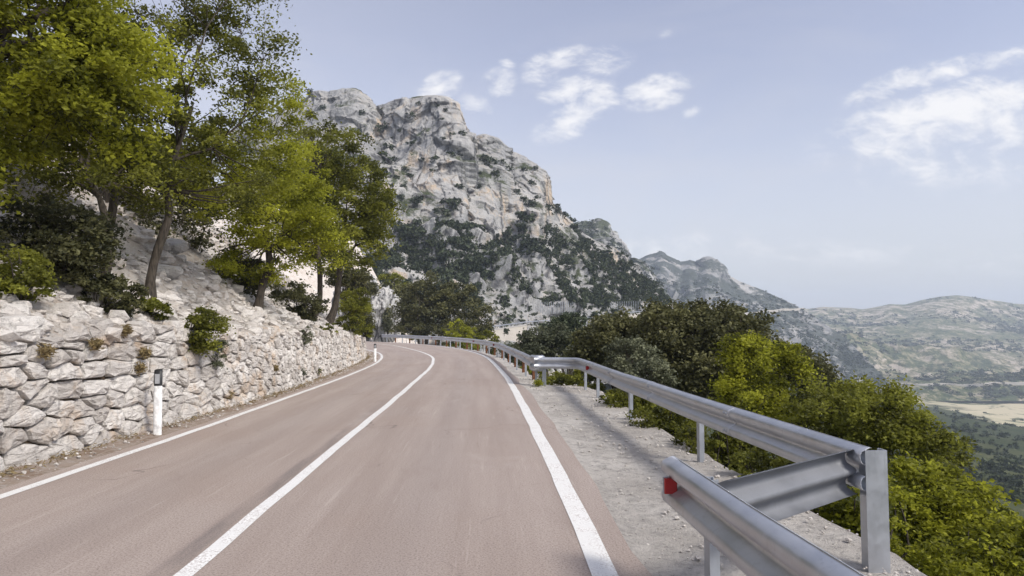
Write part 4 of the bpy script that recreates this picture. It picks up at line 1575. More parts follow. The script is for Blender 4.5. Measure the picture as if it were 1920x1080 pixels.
BG = 'shrubs below the lay-by edge'
for (px, Y, py, rx_, rz_, mat, nl_, lf, lab, tn) in (
        (1180, 19.5, 672, 55, 42, 'leaf_grey', 6500, .09, 'pale grey-green bush standing behind the lay-by rail reflector', .75),
        (1225, 17.5, 705, 45, 34, 'leaf_grey', 5000, .08, 'pale green bush below the middle dark oak', .7),
        (1040, 21, 712, 45, 20, 'leaf_olive', 4500, .07, 'low olive bush seen under the short cross rail', .5),
        (1100, 20, 720, 40, 26, 'leaf_olive', 4500, .07, 'leafy bush at the far corner of the lay-by', .55),
        (1180, 14.5, 752, 60, 34, 'leaf_olive', 5500, .06, 'olive bush below the rail between the second and third lay-by posts', .45),
        (1250, 11.5, 790, 70, 40, 'leaf_olive', 6000, .055, 'olive bush under the rail before the bent splice', .42),
        (1345, 9.5, 830, 80, 44, 'leaf_olive', 6500, .052, 'dark olive bush under the rail past the bent splice', .4),
        (1460, 7.6, 880, 100, 60, 'leaf_olive', 7000, .05, 'dark bush behind the slanting cross beam', .36),
        (1590, 6.6, 930, 90, 70, 'leaf_lime', 7000, .05, 'olive-green bush showing between rail end post and cross beam', .3),
        (865, 60, 618, 36, 20, 'leaf_lime', 4500, .16, 'light green bush in front of the great round holm oak', .55),
        (775, 73, 618, 44, 15, 'leaf_holm', 5000, .2, 'low dark bush filling the foot of the holm oak at the left', .4),
        (840, 68, 622, 40, 14, 'leaf_holm', 4500, .18, 'low dark bush between the holm oak and the rail curve', .4),
        (890, 62, 622, 30, 20, 'leaf_holm', 4000, .16, 'dark bush at the right foot of the great holm oak', .45),
        (915, 50, 636, 26, 16, 'leaf_olive', 3000, .13, 'small leafy bush above the curve of the rail', .6),
        (1000, 30, 688, 30, 18, 'leaf_lime', 2600, .08, 'yellowish low bush peeping over the rail end cap', .5),
        (1088, 31, 655, 20, 34, 'leaf_lime', 3000, .09, 'narrow light green bush left of the big dark group', .35),
        (1640, 15, 770, 60, 45, 'leaf_holm', 6000, .07, 'dark bush lower down behind the bushy olive-green tree', .6),
        (1760, 14, 850, 60, 45, 'leaf_olive', 6000, .07, 'olive bush beyond the rail end post, against the valley scrub', .6)):
    c = P(px, py, Y)
    base = below(px, Y)
    k = Y / 1280
    shrub('slope_shrub', base, [(c[0], c[1], c[2], rx_ * k, rx_ * k * .9, rz_ * k), (c[0], c[1], (c[2] + base[2]) / 2, rx_ * k * 1.1, rx_ * k, max(.2, (c[2] - base[2]) / 2), rx_ * rz_ * rx_ * k ** 3 * .7)],
          nl_ // 80, nl_, lf, max(.12, rz_ * k * .35), M[mat], 500 + px, lab, 'shrub', BG, tn, stem_r=.02)
# small clump of weeds at the rail end
c = G(1004, 722)
g = np.random.default_rng(5)
V, F, T = leaves(c + g.normal(size=(420, 3)) * [.06, .05, .04] + [.07, -.04, .06], .06, g, g.uniform(.2, 1, 420), .4, .25)
o = mesh('weed_plant', V - c, F, M['leaf_lime'], smooth=False, tint=T)
o.location = c
tag(o, 'small yellow-green weed clump at the foot of the rail end cap', 'weed')


# --- scrub on the mountains
DENSE = 1.0
def far_bush(seed, n=230, size=.34):
    g = np.random.default_rng(seed)
    cc, (V, F, T) = clump_cloud([(0, 0, .15, 1, 1, .75), (.35, .1, .45, .6, .6, .5), (-.4, -.2, .2, .6, .6, .55)], 34, n, .30, size, g, .45, .3, .5, .6, .42, .8)
    return V, F, T


bush_geo = [far_bush(900 + k) for k in range(6)]
bush_mesh = [mesh('cliff_shrub', V, F, M['leaf_shrub'], smooth=False, tint=T, link=False) for V, F, T in bush_geo]
lite_geo = [far_bush(950 + k, 46, .62) for k in range(6)]


ZONED = []


def zone_cliff(px, py):
    t = 'left tower' if px < 698 else 'highest tower' if px < 862 else 'narrow third buttress' if px < 938 else 'rounded last buttress'
    top = float(col_interp(sky_main, px))
    h = (py - top) / max(20.0, float(col_interp(foot_main, px)) - top)
    return ('on the crest of the ' if h < .12 else 'high on the ' if h < .42 else 'halfway up the ' if h < .7 else 'low on the ') + t


def zone_slope(px, py):
    top = float(col_interp(foot_main, px))
    h = (py - top) / max(20.0, float(col_interp(road_y, px)) - 20 - top)
    if px < 1020:
        c = 'under the left tower' if px < 760 else 'under the ochre cliff' if px < 860 else 'under the third buttress' if px < 940 else 'under the last buttress'
        v = 'at the cliff foot ' if h < .22 else 'on the upper slope ' if h < .48 else 'on the middle slope ' if h < .74 else 'low on the slope '
    else:
        c = 'beside the last buttress' if px < 1080 else 'mid wooded shoulder' if px < 1150 else 'at the shoulder end'
        v = 'along the skyline ' if h < .2 else 'just below the skyline ' if h < .45 else 'halfway down ' if h < .72 else 'low above the far road '
    return v + c


ORD = ['leftmost', 'second from the left', 'third from the left', 'fourth from the left', 'fifth from the left', 'sixth from the left', 'seventh from the left', 'eighth from the left', 'ninth from the left', 'tenth from the left', 'eleventh from the left', 'twelfth from the left', 'thirteenth from the left', 'fourteenth from the left']


def label_zones():
    seen = {}
    for o, px, size, noun, where in ZONED:
        seen.setdefault((size, noun, where), []).append((px, o))
    for (size, noun, where), l in seen.items():
        l.sort(key=lambda t: t[0])
        for k, (_, o) in enumerate(l):
            lab = (size if len(where) < 48 else size.split()[-1]) + ' ' + noun + ' ' + where
            if len(l) > 1:
                lab += ', ' + (ORD[k] if k < len(l) - 1 or len(l) > 14 and k < 14 else 'rightmost') if k < 14 else ', among those further right'
            o['label'] = lab


def put_bush(p, r, label, group, tall=1.0, name='cliff_shrub'):
    o = bpy.data.objects.new(name, bush_mesh[R.randrange(6)])
    o.location = p
    o.rotation_euler = (0, 0, R.uniform(0, 6.28))
    s_ = r * R.uniform(.85, 1.15)
    o.scale = (s_, s_ * R.uniform(.85, 1.1), s_ * tall)
    COL.objects.link(o)
    return tag(o, label, 'shrub', group)


cliff_list = [(722, 243, 15), (725, 275, 11), (721, 302, 18), (712, 332, 18), (772, 273, 10), (770, 332, 9), (782, 377, 12), (815, 298, 7), (860, 353, 9), (845, 383, 14), (827, 400, 14), (868, 408, 8),
              (876, 373, 6), (841, 424, 8), (920, 306, 11), (929, 326, 7), (845, 290, 9), (863, 288, 6), (833, 261, 6), (768, 216, 8), (785, 196, 6), (835, 207, 5), (829, 224, 4), (821, 199, 4), (850, 252, 7),
              (868, 253, 7), (906, 296, 7), (953, 316, 6), (972, 353, 5), (898, 349, 6), (605, 205, 8), (680, 214, 7), (696, 217, 5), (1004, 318, 7), (984, 320, 6), (998, 344, 6), (583, 172, 7), (735, 262, 5),
              (750, 245, 5), (760, 318, 6), (744, 333, 6), (948, 330, 8), (960, 345, 8), (968, 362, 9), (980, 376, 10), (995, 385, 10), (940, 305, 6), (880, 345, 4), (955, 430, 7), (972, 400, 5), (1006, 372, 5),
              (1030, 388, 8), (1045, 395, 8), (1060, 405, 8), (1020, 392, 8), (1042, 388, 7), (1072, 412, 7), (900, 325, 5), (790, 300, 5), (810, 320, 4), (756, 350, 5), (735, 350, 7), (748, 372, 9)]
for px, py, r in cliff_list:
    q = on_sheet(MU, MVv, MV, px, py)
    o = put_bush(q, 1.25 * r * q[1] / 1280, '', 'shrubs on the pale cliff', .85)
    ZONED.append((o, px, 'large' if r > 9.5 else 'small' if r < 6.5 else 'dark', 'shrub', zone_cliff(px, py)))

# maquis on the slope below the cliff: dense patches, bare rock left open
slope_rows = np.where(MR == 4)[0]
n_sl = 0
foot_l = col_interp(foot_main, np.linspace(440, 1300, 760))
dens_noise = fbm(MV / 15.0, 3, 91) + .25 * fbm(MV / 5, 2, 92)
open_spots = [(985, 540, 60, 60), (1010, 590, 60, 26), (930, 560, 26, 50), (1060, 590, 60, 18), (1085, 525, 22, 35), (960, 490, 30, 20), (1130, 580, 60, 14)]
cand = []
tries = 0
stuff_bush = Acc()
n_stuff = 0
while tries < 22000:
    tries += 1
    i = int(R.choice(slope_rows))
    j = R.randrange(180, 720)
    px, py = MU[i, j], MVv[i, j]
    if not (690 < px < 1250) or py > 612:
        continue
    dn = dens_noise[i, j] + .30
    if px > 1020:
        dn += .30
    for ox, oy, ow, oh in open_spots:
        if ((px - ox) / ow) ** 2 + ((py - oy) / oh) ** 2 < 1:
            dn -= .8
    if py > 575 and px > 900:
        dn -= .35
    if R.random() > max(.02, min(1, dn * 1.6)):
        continue
    cand.append((i, j))
    if len(cand) > 980:
        break
for k, (i, j) in enumerate(cand):
    q = MV[i, j]
    r = R.uniform(1.0, 2.7) * (1.0 if MU[i, j] < 1020 else .95)
    if k < 215:
        o = put_bush(q, r * 1.15, '', 'bushes on the slope under the cliff' if MU[i, j] < 1020 else 'bushes on the wooded shoulder', R.uniform(.9, 1.3))
        ZONED.append((o, MU[i, j], 'large dark' if r > 2.0 else 'small dark' if r < 1.45 else 'dark', 'bush', zone_slope(MU[i, j], MVv[i, j])))
    else:
        V, F, T = bush_geo[R.randrange(6)]
        stuff_bush.add((V * [r, r, r * R.uniform(.8, 1.2)]) @ rot_z(R.uniform(0, 6.28)).T + q, F, T)
for _ in range(1800):       # low cushion scrub over cliff tops, ledges and slope
    i = int(R.choice(np.where((MR == 4) | (MR == 3))[0]))
    j = R.randrange(120, 740)
    up_ = MV[i, j] - MV[max(i - 2, 0), j]
    if up_[2] > 1.4 * abs(up_[1]) + .05 and R.random() > .06:
        continue
    q = MV[i, j]
    r = R.uniform(.3, .9)
    V, F, T = lite_geo[R.randrange(6)]
    stuff_bush.add((V * r) @ rot_z(R.uniform(0, 6.28)).T + q, F, T)
tag(stuff_bush.obj('maquis', M['leaf_shrub'], None, False), 'mass of dark maquis scrub over the limestone mountain', 'scrub', None, 'stuff')

# woods far off: middle peak, distant range, right-hand hill, valley side
wood = Acc()
for S, rows_, n_, rr, lo in ((KV, KR, 900, (1.6, 3.2), 0), (DV, DR, 2600, (2.0, 4.5), 0), (EV, ER, 5200, (3.0, 7.0), 0)):
    cand_n = fbm(S / (60 if S is KV else 130 if S is DV else 200), 4, 95)
    k = 0
    while k < n_:
        i = R.randrange(2, S.shape[0] - 8)
        j = R.randrange(2, S.shape[1] - 2)
        if R.random() > .5 + 1.1 * cand_n[i, j]:
            k += 0.34
            continue
        k += 1
        r = R.uniform(*rr)
        V, F, T = lite_geo[R.randrange(6)]
        sel_ = slice(0, 24)
        wood.add((V[:96] * r * [1.2, 1.2, .9]) + S[i, j], F[:24], T[:24] * .9)
tag(wood.obj('distant_woodland', M['leaf_far'], None, False), 'scattered woodland and scrub over the far hills', 'woodland', None, 'stuff')

scr = Acc()
vn = 0
cells = {}
VG = 'scrub trees on the valley side'
for _ in range(17000):
    d = math.exp(R.uniform(math.log(25), math.log(780)))
    Y = math.exp(R.uniform(math.log(30), math.log(900)))
    x = edge_x(Y) + d
    z = terrain_z(x, Y)
    u, v = project(np.array([x, Y, z]))
    if not (1480 < u < 1990 and v < 1000):
        continue
    nz = float(fbm(np.array([x * .03, Y * .03, 0.]), 3, 97))
    if R.random() > .75 + .9 * nz:
        continue
    if d > 600 and R.random() > .35:
        continue
    r = R.uniform(1.0, 2.6) * (1 if d < 250 else 1.4)
    cell = (int((u - 1660) // 65), int(d // 45))
    if vn < 60 and 1660 < u < 1915 and v < 930 and d < 260 and cells.get(cell, 0) < 5:
        cells[cell] = cells.get(cell, 0) + 1
        o = put_bush((x, Y, z), r * 1.3, '', VG, 1.1, 'scrub_tree')
        ZONED.append((o, u, 'dark green', 'scrub tree', ['beside the thin twigged tree', 'past the bushy rail trees', 'under the stubble field', 'below the leafy corner'][min(3, cell[0])] + ', ' + ['top', 'upper', 'middle', 'lower', 'low', 'bottom'][min(5, cell[1])] + ' valley side'))
        vn += 1
    else:
        V, F, T = (bush_geo if d < 180 else lite_geo)[R.randrange(6)]
        scr.add((V * r) @ rot_z(R.uniform(0, 6.28)).T + np.array([x, Y, z]), F, T)
tag(scr.obj('valley_scrub', M['leaf_far'], None, False), 'dense green scrub covering the valley side', 'scrub', None, 'stuff')

label_zones()
# ravine trees between the bend and the mountain, seen through gaps
for k, (px, py, Y, r, lab) in enumerate(((950, 655, 95, 14, 'dark bush below the pale retaining wall across the ravine'), (985, 628, 130, 12, 'dark bush beside the far road wall'),
                                         (1030, 612, 135, 20, 'green tree in front of the far road guardrail'), (1075, 600, 140, 26, 'dark tree hiding the middle of the far road'),
                                         (1125, 595, 160, 20, 'grey-green tree at the foot of the far rockfall fence'), (950, 620, 150, 8, 'small bush on the edge of the pale retaining wall'),
                                         (1150, 585, 200, 12, 'dark tree right above the big oak group by the far road'))):
    c = P(px, py, Y)
    put_bush(c - [0, 0, r * Y / 1280 * .3], r * Y / 1280, lab, 'trees across the ravine', 1.1, 'ravine_tree')


# pale roadside rock at the bend
def outcrop():
    V, F = rock(1, 321, 4, 1.0)
    V = V * np.array([2.4, 2.6, 4.4])
    n = V / np.linalg.norm(V, axis=1)[:, None]
    V = V + n * (.55 * ridged(V * [.9, .9, .35], 3, 5) + .22 * fbm(V * 2.2, 3, 6))[:, None]
    c = P(713, 585, 86)
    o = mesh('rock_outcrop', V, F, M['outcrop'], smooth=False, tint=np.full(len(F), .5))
    o.location = c - np.array([0, 0, .6])
    tag(o, 'tall pale limestone outcrop standing where the road bends out of sight', 'rock')
    V2, F2 = rock(1, 329, 3, 1.0)
    V2 = V2 * np.array([3.4, 3.0, 5.0])
    n = V2 / np.linalg.norm(V2, axis=1)[:, None]
    V2 = V2 + n * (.6 * ridged(V2 * [.7, .7, .3], 3, 8))[:, None]
    o = mesh('rock_outcrop', V2, F2, M['outcrop'], smooth=False, tint=np.full(len(F2), .5))
    o.location = P(675, 580, 88)
    tag(o, 'second pale limestone outcrop half hidden by bank shrubs', 'rock')


outcrop()
for k, (px, py, Y, rx_, rz_, lab, mat) in enumerate(((696, 540, 82, 9, 12, 'bush leaning over the pale outcrop at the bend', 'leaf_holm'), (688, 610, 80, 11, 13, 'dark bush at the foot of the pale outcrop', 'leaf_holm'),
                                                     (727, 600, 84, 5, 26, 'narrow dark green creeper beside the pale outcrop', 'leaf_grey'), (735, 530, 92, 26, 26, 'bush joining the outcrop to the great holm oak', 'leaf_olive'))):
    c = P(px, py, Y)
    kk = Y / 1280
    shrub('bend_shrub', c - [0, 0, rz_ * kk], [(c[0], c[1], c[2], rx_ * kk, rx_ * kk, rz_ * kk)], 40, 2600, .22, .5, M[mat], 700 + k, lab, 'shrub', 'shrubs around the pale outcrop', .5, stem_r=.05)
# ground at the bend behind the road
bx = np.linspace(-70, -6, 60)
by = np.linspace(0, 1, 26)
BV = []
for t in by:
    y0 = np.interp(bx, [-70, -50, -37, -27, -18, -13, -9.6, -6], [81.5, 81.5, 80.6, 79, 75.2, 70.3, 64.6, 60])
    y = y0 + .3 + t * 60
    z = -.03 + .02 * 0 - t * np.interp(bx, [-40, -20, -6], [-30, 0, 14]) + .6 * t * 3 * fbm(np.c_[bx * .2, y * .2, 0 * bx], 3, 99) * min(1, t * 8)
    BV.append(np.c_[bx, y, z])
o = mesh('bend_ground', np.concatenate(BV), grid_faces(26, 60), M['slope'])
tag(o, None, None, None, 'structure')

# ------------------------------------------------------------------ guardrails
PROF = np.array([(0, .155), (.018, .153), (.070, .128), (.082, .105), (.082, .075), (.070, .052), (.012, .018), (.004, 0), (.012, -.018), (.070, -.052), (.082, -.075), (.082, -.105), (.070, -.128), (.018, -.153), (0, -.155)])


def wbeam(path, zc, zprof=None, scale=1.0):
    """Two-wave steel section swept along a plan path, its waves to the right of travel; 4 mm sheet closed all round."""
    n = path_normals(path)
    prof = PROF * [1, scale]
    k = len(prof)
    front, back_ = [], []
    zc = np.broadcast_to(zc, len(path))
    for (p, nn, z) in zip(path, n, zc):
        for d, h in prof:
            front.append((p[0] + nn[0] * d, p[1] + nn[1] * d, z + h))
            back_.append((p[0] + nn[0] * (d - .005), p[1] + nn[1] * (d - .005), z + h))
    V = np.array(front + back_)
    m = len(path)
    Ff = grid_faces(m, k)
    Fb = grid_faces(m, k)[:, ::-1] + m * k
    E = []
    o = m * k
    for i in range(m - 1):
        for a in (0, k - 1):
            q = [i * k + a, (i + 1) * k + a, o + (i + 1) * k + a, o + i * k + a]
            E.append(q if a else q[::-1])
    for j in range(k - 1):
        for i in (0, m - 1):
            q = [i * k + j, i * k + j + 1, o + i * k + j + 1, o + i * k + j]
            E.append(q)
    return V, np.concatenate([Ff, Fb, np.array(E)])


def u_post(c, nrm, h, w=.10, d=.06, t=.006):
    """Rolled C-section post standing at c, web towards nrm."""
    nrm = np.array([nrm[0], nrm[1], 0.])
    s_ = np.array([-nrm[1], nrm[0], 0.])
    pr = [(-w / 2, 0), (w / 2, 0), (w / 2, -d), (w / 2 - .02, -d), (w / 2 - .02, -d + t), (w / 2 - t, -d + t), (w / 2 - t, -t), (-w / 2 + t, -t), (-w / 2 + t, -d + t), (-w / 2 + .02, -d + t), (-w / 2 + .02, -d), (-w / 2, -d)]
    n = len(pr)
    V = [np.array(c) + s_ * a + nrm * b + [0, 0, z] for z in (-.3, h) for a, b in pr]
    F = np.array([[i, (i + 1) % n, n + (i + 1) % n, n + i] for i in range(n)])
    return np.array(V), [F, np.array([[n + i for i in range(n)]])]


def rail_part(name, VF, mat, root, smooth=False, label=None):
    V, F = VF
    o = mesh(name, V - np.array(root.location), F, mat, root, smooth=smooth)
    if label:
        o['label'] = label
    return o


def bolt(c, nrm, r=.016):
    nrm = np.array([nrm[0], nrm[1], 0.])
    return tube([np.array(c) - nrm * .004, np.array(c) + nrm * .004, np.array(c) + nrm * .012], [r, r, r * .7], 7)


def guardrail(root, path, panel, zc, posts, grounds=0.0, jit=.012, seed=1):
    """Panels lapped end to end along PATH; POSTS = arc positions of grey posts."""
    g = random.Random(seed)
    S = np.concatenate([[0], np.cumsum(np.linalg.norm(np.diff(path, axis=0), axis=1))])
    L = S[-1]
    nrm = path_normals(path)
    at = lambda s_: (np.array([np.interp(s_, S, path[:, 0]), np.interp(s_, S, path[:, 1])]), np.array([np.interp(s_, S, nrm[:, 0]), np.interp(s_, S, nrm[:, 1])]))
    s0, k = 0.0, 0
    zj = [g.uniform(-jit, jit) for _ in range(int(L / panel) + 3)]
    while s0 < L - .05:
        s1 = min(L, s0 + panel + .16)
        q = np.arange(s0, s1 + .001, .2)
        if q[-1] < s1 - .02:
            q = np.append(q, s1)
        pts = np.array([at(v)[0] for v in q]) + np.array([at(v)[1] for v in q]) * (.006 * (k % 2))
        zz = zc + zj[k] + (zj[k + 1] - zj[k]) * (q - s0) / max(panel, .1)
        rail_part('beam', wbeam(pts, zz), M['steel'], root, True)
        if s1 < L - .05:          # bolts of the lap joint
            a = Acc()
            for ds in (.05, .12):
                p, n_ = at(s1 - ds)
                for h in (.09, -.09):
                    a.add(*bolt((p[0] + n_[0] * .090, p[1] + n_[1] * .090, zc + zj[k + 1] + h), n_))
            V = np.concatenate(a.V)
            ks = sorted(a.F)
            rail_part('splice_bolt', (V, [np.concatenate(a.F[q_]) for q_ in ks]), M['post_steel'], root)
        s0 += panel
        k += 1
    for sp in posts:
        p, n_ = at(sp)
        rail_part('post', u_post((p[0] - n_[0] * .07, p[1] - n_[1] * .07, grounds), n_, zc + .10 - grounds), M['post_steel'], root)
        rail_part('spacer_block', box((p[0] - n_[0] * .035, p[1] - n_[1] * .035, zc), .10, .066, .20, (n_[1], -n_[0], 0), (n_[0], n_[1], 0)), M['post_steel'], root)
    return at, L


def reflector(root, at, s_, zc):
    p, n_ = at(s_)
    c = np.array([p[0] + n_[0] * .068, p[1] + n_[1] * .068, zc])
    f = np.array([-n_[1], n_[0], 0])           # along the rail, towards oncoming traffic
    ax = np.array([n_[0], n_[1], 0])
    V, F = box(c + f * .006, .022, .080, .095, f, ax, .004)
    rail_part('red_reflector', (V, F), M['red_reflector'], root)
    V, F = box(c - f * .014, .014, .088, .105, f, ax, .003)
    rail_part('reflector_housing', (V, F), M['post_steel'], root)


ZC = .60
# long curved rail, travelled away from the bend towards the camera so its waves face the road
far_path_up = Rp + path_normals(Rp) * .60
selr = (far_path_up[:, 1] > 18.9) & (far_path_up[:, 1] < 71.5)
far_path = far_path_up[selr][::-1]
far_path = np.concatenate([far_path[:-1], [[far_path[-1, 0] + .005, 18.95]]])
root = empty('guardrail', (far_path[-1][0], far_path[-1][1], 0), 'long curved galvanised guardrail along the outer edge of the bend', 'guardrail')
Sf = np.concatenate([[0], np.cumsum(np.linalg.norm(np.diff(far_path, axis=0), axis=1))])[-1]
far_posts = [Sf - .15 - 3.6 * k for k in range(int(Sf / 3.6) + 1)]
far_at, _ = guardrail(root, far_path, 4.0, ZC, far_posts, -.03, .010, 2)
for k in range(int(Sf / 3.6)):       # older rusty posts standing between
    p, n_ = far_at(Sf - .15 - 3.6 * k - 1.9)
    rail_part('old_post', box((p[0] - n_[0] * .20, p[1] - n_[1] * .20, .20), .10, .10, .62, (n_[1], -n_[0], 0), (n_[0], n_[1], 0), .012), M['rust'], root, False, 'rusty brown post')
for s_ in (Sf - 18.3, Sf - 27.5, Sf - 42):
    reflector(root, far_at, s_, ZC)
# flared end cap
p, n_ = far_at(Sf)
t_dir = np.array([far_path[-1][0] - far_path[-3][0], far_path[-1][1] - far_path[-3][1]])
t_dir /= np.linalg.norm(t_dir)
arc = []
rc = .13
for a in np.linspace(0, math.radians(205), 16):
    arc.append(p + t_dir * (rc * math.sin(a)) - n_ * (rc * (1 - math.cos(a))))
arc = np.array(arc)
arc = np.concatenate([[p - t_dir * .18], arc])
rail_part('end_cap', wbeam(arc + n_ * .008, ZC - .01, None, 1.42), M['steel'], root, True)

# lay-by rail: short arm out, then along the outer edge towards the camera
lay_pts = np.array([(.62, 18.80), (1.00, 18.72), (1.45, 18.62), (1.74, 18.48), (1.80, 18.25), (1.83, 17.6), (1.90, 16.1), (2.0, 12.3), (2.08, 11.2), (2.22, 8.55), (2.34, 6.8), (2.47, 4.75)])
lay_path = resample(lay_pts, 90)
root = empty('guardrail', (1.9, 16.1, 0), 'dented galvanised guardrail running round the outer edge of the lay-by', 'guardrail')
Sl = np.concatenate([[0], np.cumsum(np.linalg.norm(np.diff(lay_path, axis=0), axis=1))])


def lay_s(Y):
    return float(np.interp(-Y, -lay_path[:, 1], Sl))


lay_at, L_ = guardrail(root, lay_path, 3.1, ZC, [.25, lay_s(17.9), lay_s(16.0), lay_s(12.2), lay_s(8.5)], -.05, .014, 5)
reflector(root, lay_at, lay_s(16.5), ZC)
# stout end post
p, n_ = lay_at(L_ - .02)
rail_part('end_post', u_post((p[0] - n_[0] * .03, p[1] - .03, -.05), (0, -1), .80, .15, .09, .008), M['steel'], root, False)
# slanting cross beam back towards the near rail
cross = np.array([(2.42, 4.86), (1.20, 3.86)])
cp2 = resample(cross, 10)
rail_part('cross_beam', wbeam(cp2, ZC - .015), M['dull_steel'], root, True)

# near rail
near_path = resample(np.array([(1.055, 4.52), (1.13, 3.2), (1.21, 2.2), (1.36, 0.0), (1.62, -5.0)]), 60)
root = empty('guardrail', (1.06, 4.4, 0), 'nearest galvanised guardrail at the lower right, red reflector at its end', 'guardrail')
near_at, L_ = guardrail(root, near_path, 4.1, ZC, [.42, 4.0, 7.6], -.05, .006, 9)
reflector(root, near_at, .16, ZC)


# ------------------------------------------------------------------ delineator posts
def delineator(loc, h, ang, label):
    root = empty('delineator_post', loc, label, 'marker post', 'marker posts on the left verge')
    root.rotation_euler = (math.radians(1.5), 0, ang)
    w, d = .115, .075
    ns = 14
    ringp = []
    for a in np.linspace(0, 2 * np.pi, ns, endpoint=False):      # flattened, tapering oval section, face to the road user
        ringp.append((w / 2 * np.sign(math.cos(a)) * abs(math.cos(a)) ** .75, d / 2 * np.sign(math.sin(a)) * abs(math.sin(a)) ** .9))
    ringp = np.array(ringp)

    def section(z0, z1, k0, k1, top_slope=0.0, grow=0.0):
        lo = np.c_[ringp * (k0 + grow), np.full(ns, z0)]
        hi = np.c_[ringp * (k1 + grow), np.full(ns, z1) + top_slope * ringp[:, 1]]
        F = np.array([[i, (i + 1) % ns, ns + (i + 1) % ns, ns + i] for i in range(ns)])
        return np.concatenate([lo, hi]), [F, np.array([[ns + i for i in range(ns)]])]
    hb = h * .76
    V, F = section(-.1, hb, 1.06, 1.0)
    mesh('shaft', V, F, M['white_plastic'], root)
    V, F = section(hb, h, 1.0, .97, .45, .02)
    mesh('black_head', V, F, M['black_plastic'], root)
    V, F = box((0, -d / 2 - .002, hb + (h - hb) * .46), .062, .012, (h - hb) * .62)
    mesh('reflector', V, F, M['grey_reflector'], root, smooth=False)
    return root


q = G(295, 811, .03)
delineator((q[0], q[1], .0), .95, .12, 'white marker post with black head in front of the near wall blocks')
q = G(703, 677, .03)
delineator((q[0], q[1], .0), .80, .2, 'small white marker post with black head at the far end of the wall')

# ------------------------------------------------------------------ the road across the ravine: deck, wall, rail, rockfall fences
px = np.linspace(905, 1245, 140)
dk = P(px, col_interp(road_y, px), col_interp(road_Y, px))
db = dk.copy()
away = dk[:, :2] / np.linalg.norm(dk[:, :2], axis=1)[:, None]
db[:, :2] += away * 7.5
lift = np.array([0, 0, .25])
o = mesh('mountain_road', np.concatenate([dk + lift, db + lift]), grid_faces(2, len(px)), M['far_asphalt'], smooth=False)
tag(o, None, None, None, 'structure')


def far_wall(name, p0, p1, h, label):
    s_ = (px >= p0) & (px <= p1)
    a = dk[s_].copy()
    a[:, :2] -= away[s_] * 1.2
    rows_ = [a + [0, 0, .55], a + [0, 0, .55], a - [0, 0, h]]
    rows_[0] = rows_[0].copy()
    rows_[0][:, :2] += away[s_] * .5
    low = rows_[2].copy()
    low[:, :2] -= away[s_] * h * .18
    r0 = empty(name, a[len(a) // 2], label, 'retaining wall')
    off = np.array(r0.location)
    mesh('face', np.concatenate([rows_[1], low]) - off, grid_faces(2, len(a))[:, ::-1], M['concrete'], r0, smooth=False)
    cop = np.concatenate([rows_[0] + [0, 0, .02], a + [0, 0, .57] - np.c_[away[s_] * .25, 0 * away[s_][:, :1]], a + [0, 0, .25] - np.c_[away[s_] * .25, 0 * away[s_][:, :1]]])
    mesh('coping', cop - off, grid_faces(3, len(a))[:, ::-1], M['far_asphalt'], r0, smooth=False)
    return r0


far_wall('retaining_wall', 905, 990, 5.5, 'pale concrete retaining wall under the road across the ravine')
far_wall('retaining_wall', 1160, 1225, 2.0, 'low pale wall beside the far road above the big oak group')


def far_rail(p0, p1, label):
    s_ = (px >= p0) & (px <= p1)
    a = dk[s_].copy()
    a[:, 2] += .55
    r0 = empty('guardrail', a[0], label, 'guardrail')
    off = np.array(r0.location)
    L = np.concatenate([[0], np.cumsum(np.linalg.norm(np.diff(a, axis=0), axis=1))])
    V, F = tube(a + [0, 0, .62], np.full(len(a), .16), 5)
    mesh('beam', V - off, F, M['steel'], r0)
    for d in np.arange(1, L[-1], 3.0):
        c = np.array([np.interp(d, L, a[:, k]) for k in range(3)])
        V, F = box(c + [0, 0, .3], .16, .16, .8)
        mesh('post', V - off, F, M['post_steel'], r0, smooth=False)


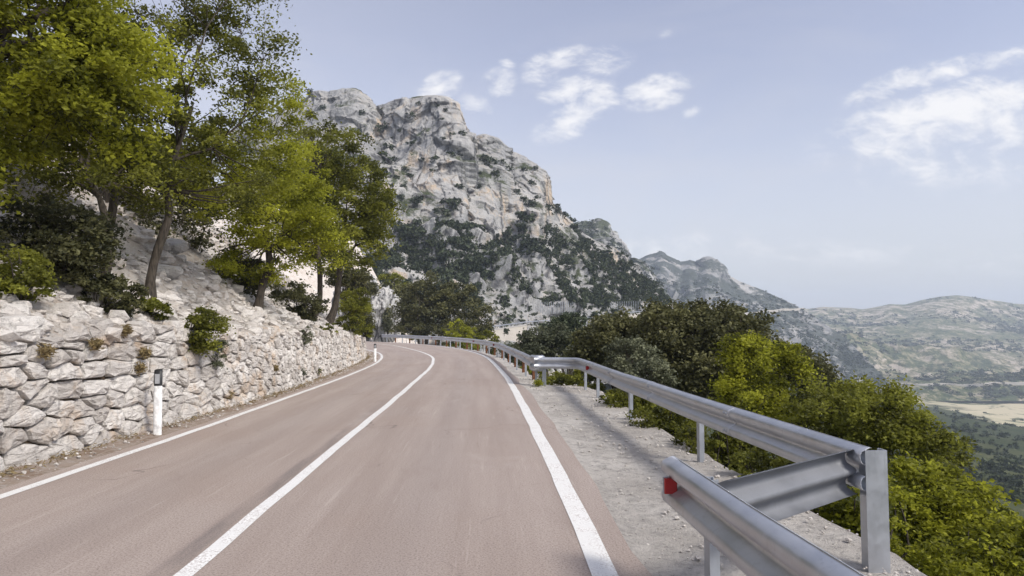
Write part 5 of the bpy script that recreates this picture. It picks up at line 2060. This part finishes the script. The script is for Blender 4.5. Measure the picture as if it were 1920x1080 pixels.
far_rail(920, 1110, 'thin guardrail along the road across the ravine')
far_rail(1150, 1225, 'thin guardrail on the far road beyond the grey-green tree')

net_mat, Nn, nout = new_mat('net_wire')
principled(Nn, nout, (.30, .30, .31), .6, None, .4)


def rock_fence(pxs, pys, h, label):
    pts = np.array([on_sheet(MU, MVv, MV, a, b) for a, b in zip(pxs, pys)])
    for _ in range(2):
        pts[1:-1] = (pts[:-2] + pts[1:-1] + pts[2:]) / 3
    tt = np.linspace(0, 1, len(pts))
    for k_ in range(3):
        pts[:, k_] = np.polyval(np.polyfit(tt, pts[:, k_], 2 if k_ < 2 else 1), tt)
    toward = -pts[:, :2] / np.linalg.norm(pts[:, :2], axis=1)[:, None]
    pts[:, :2] += toward * 1.2
    r0 = empty('rockfall_fence', pts[0], label, 'rockfall fence')
    off = np.array(r0.location)
    for c in pts:
        V, F = box(c + [0, 0, h / 2 - .5], .13, .13, h + 1)
        mesh('post', V - off, F, M['post_steel'], r0, smooth=False)
    a = Acc()
    for hh_ in np.linspace(.3, h, 5):
        a.add(*tube(pts + [0, 0, hh_], np.full(len(pts), .022), 3))
    ks = sorted(a.F)
    mesh('net', np.concatenate(a.V) - off, [np.concatenate(a.F[k]) for k in ks], net_mat, r0)


xs = np.linspace(1014, 1078, 17)
rock_fence(xs, np.interp(xs, [1014, 1078], [583, 581]), 2.6, 'grey rockfall fence above the far road under the bare crags')
xs = np.linspace(1146, 1196, 13)
rock_fence(xs, np.interp(xs, [1146, 1196], [580, 577]), 2.6, 'grey rockfall fence further right on the far road cutting')

# ------------------------------------------------------------------ haze: one closed box of even air round everything
hz_mat, Nh, hout = new_mat('haze_air')
vp = Nh.n('ShaderNodeVolumePrincipled')
vp.inputs['Color'].default_value = (.72, .82, 1.0, 1)
vp.inputs['Density'].default_value = .00025
vp.inputs['Anisotropy'].default_value = 0.0
Nh.L.new(vp.outputs[0], hout.inputs['Volume'])
V, F = box((0, 0, 40), 8800, 8800, 340)
hz = mesh('haze', V, F, hz_mat, smooth=False)
tag(hz, None, None, None, 'stuff')
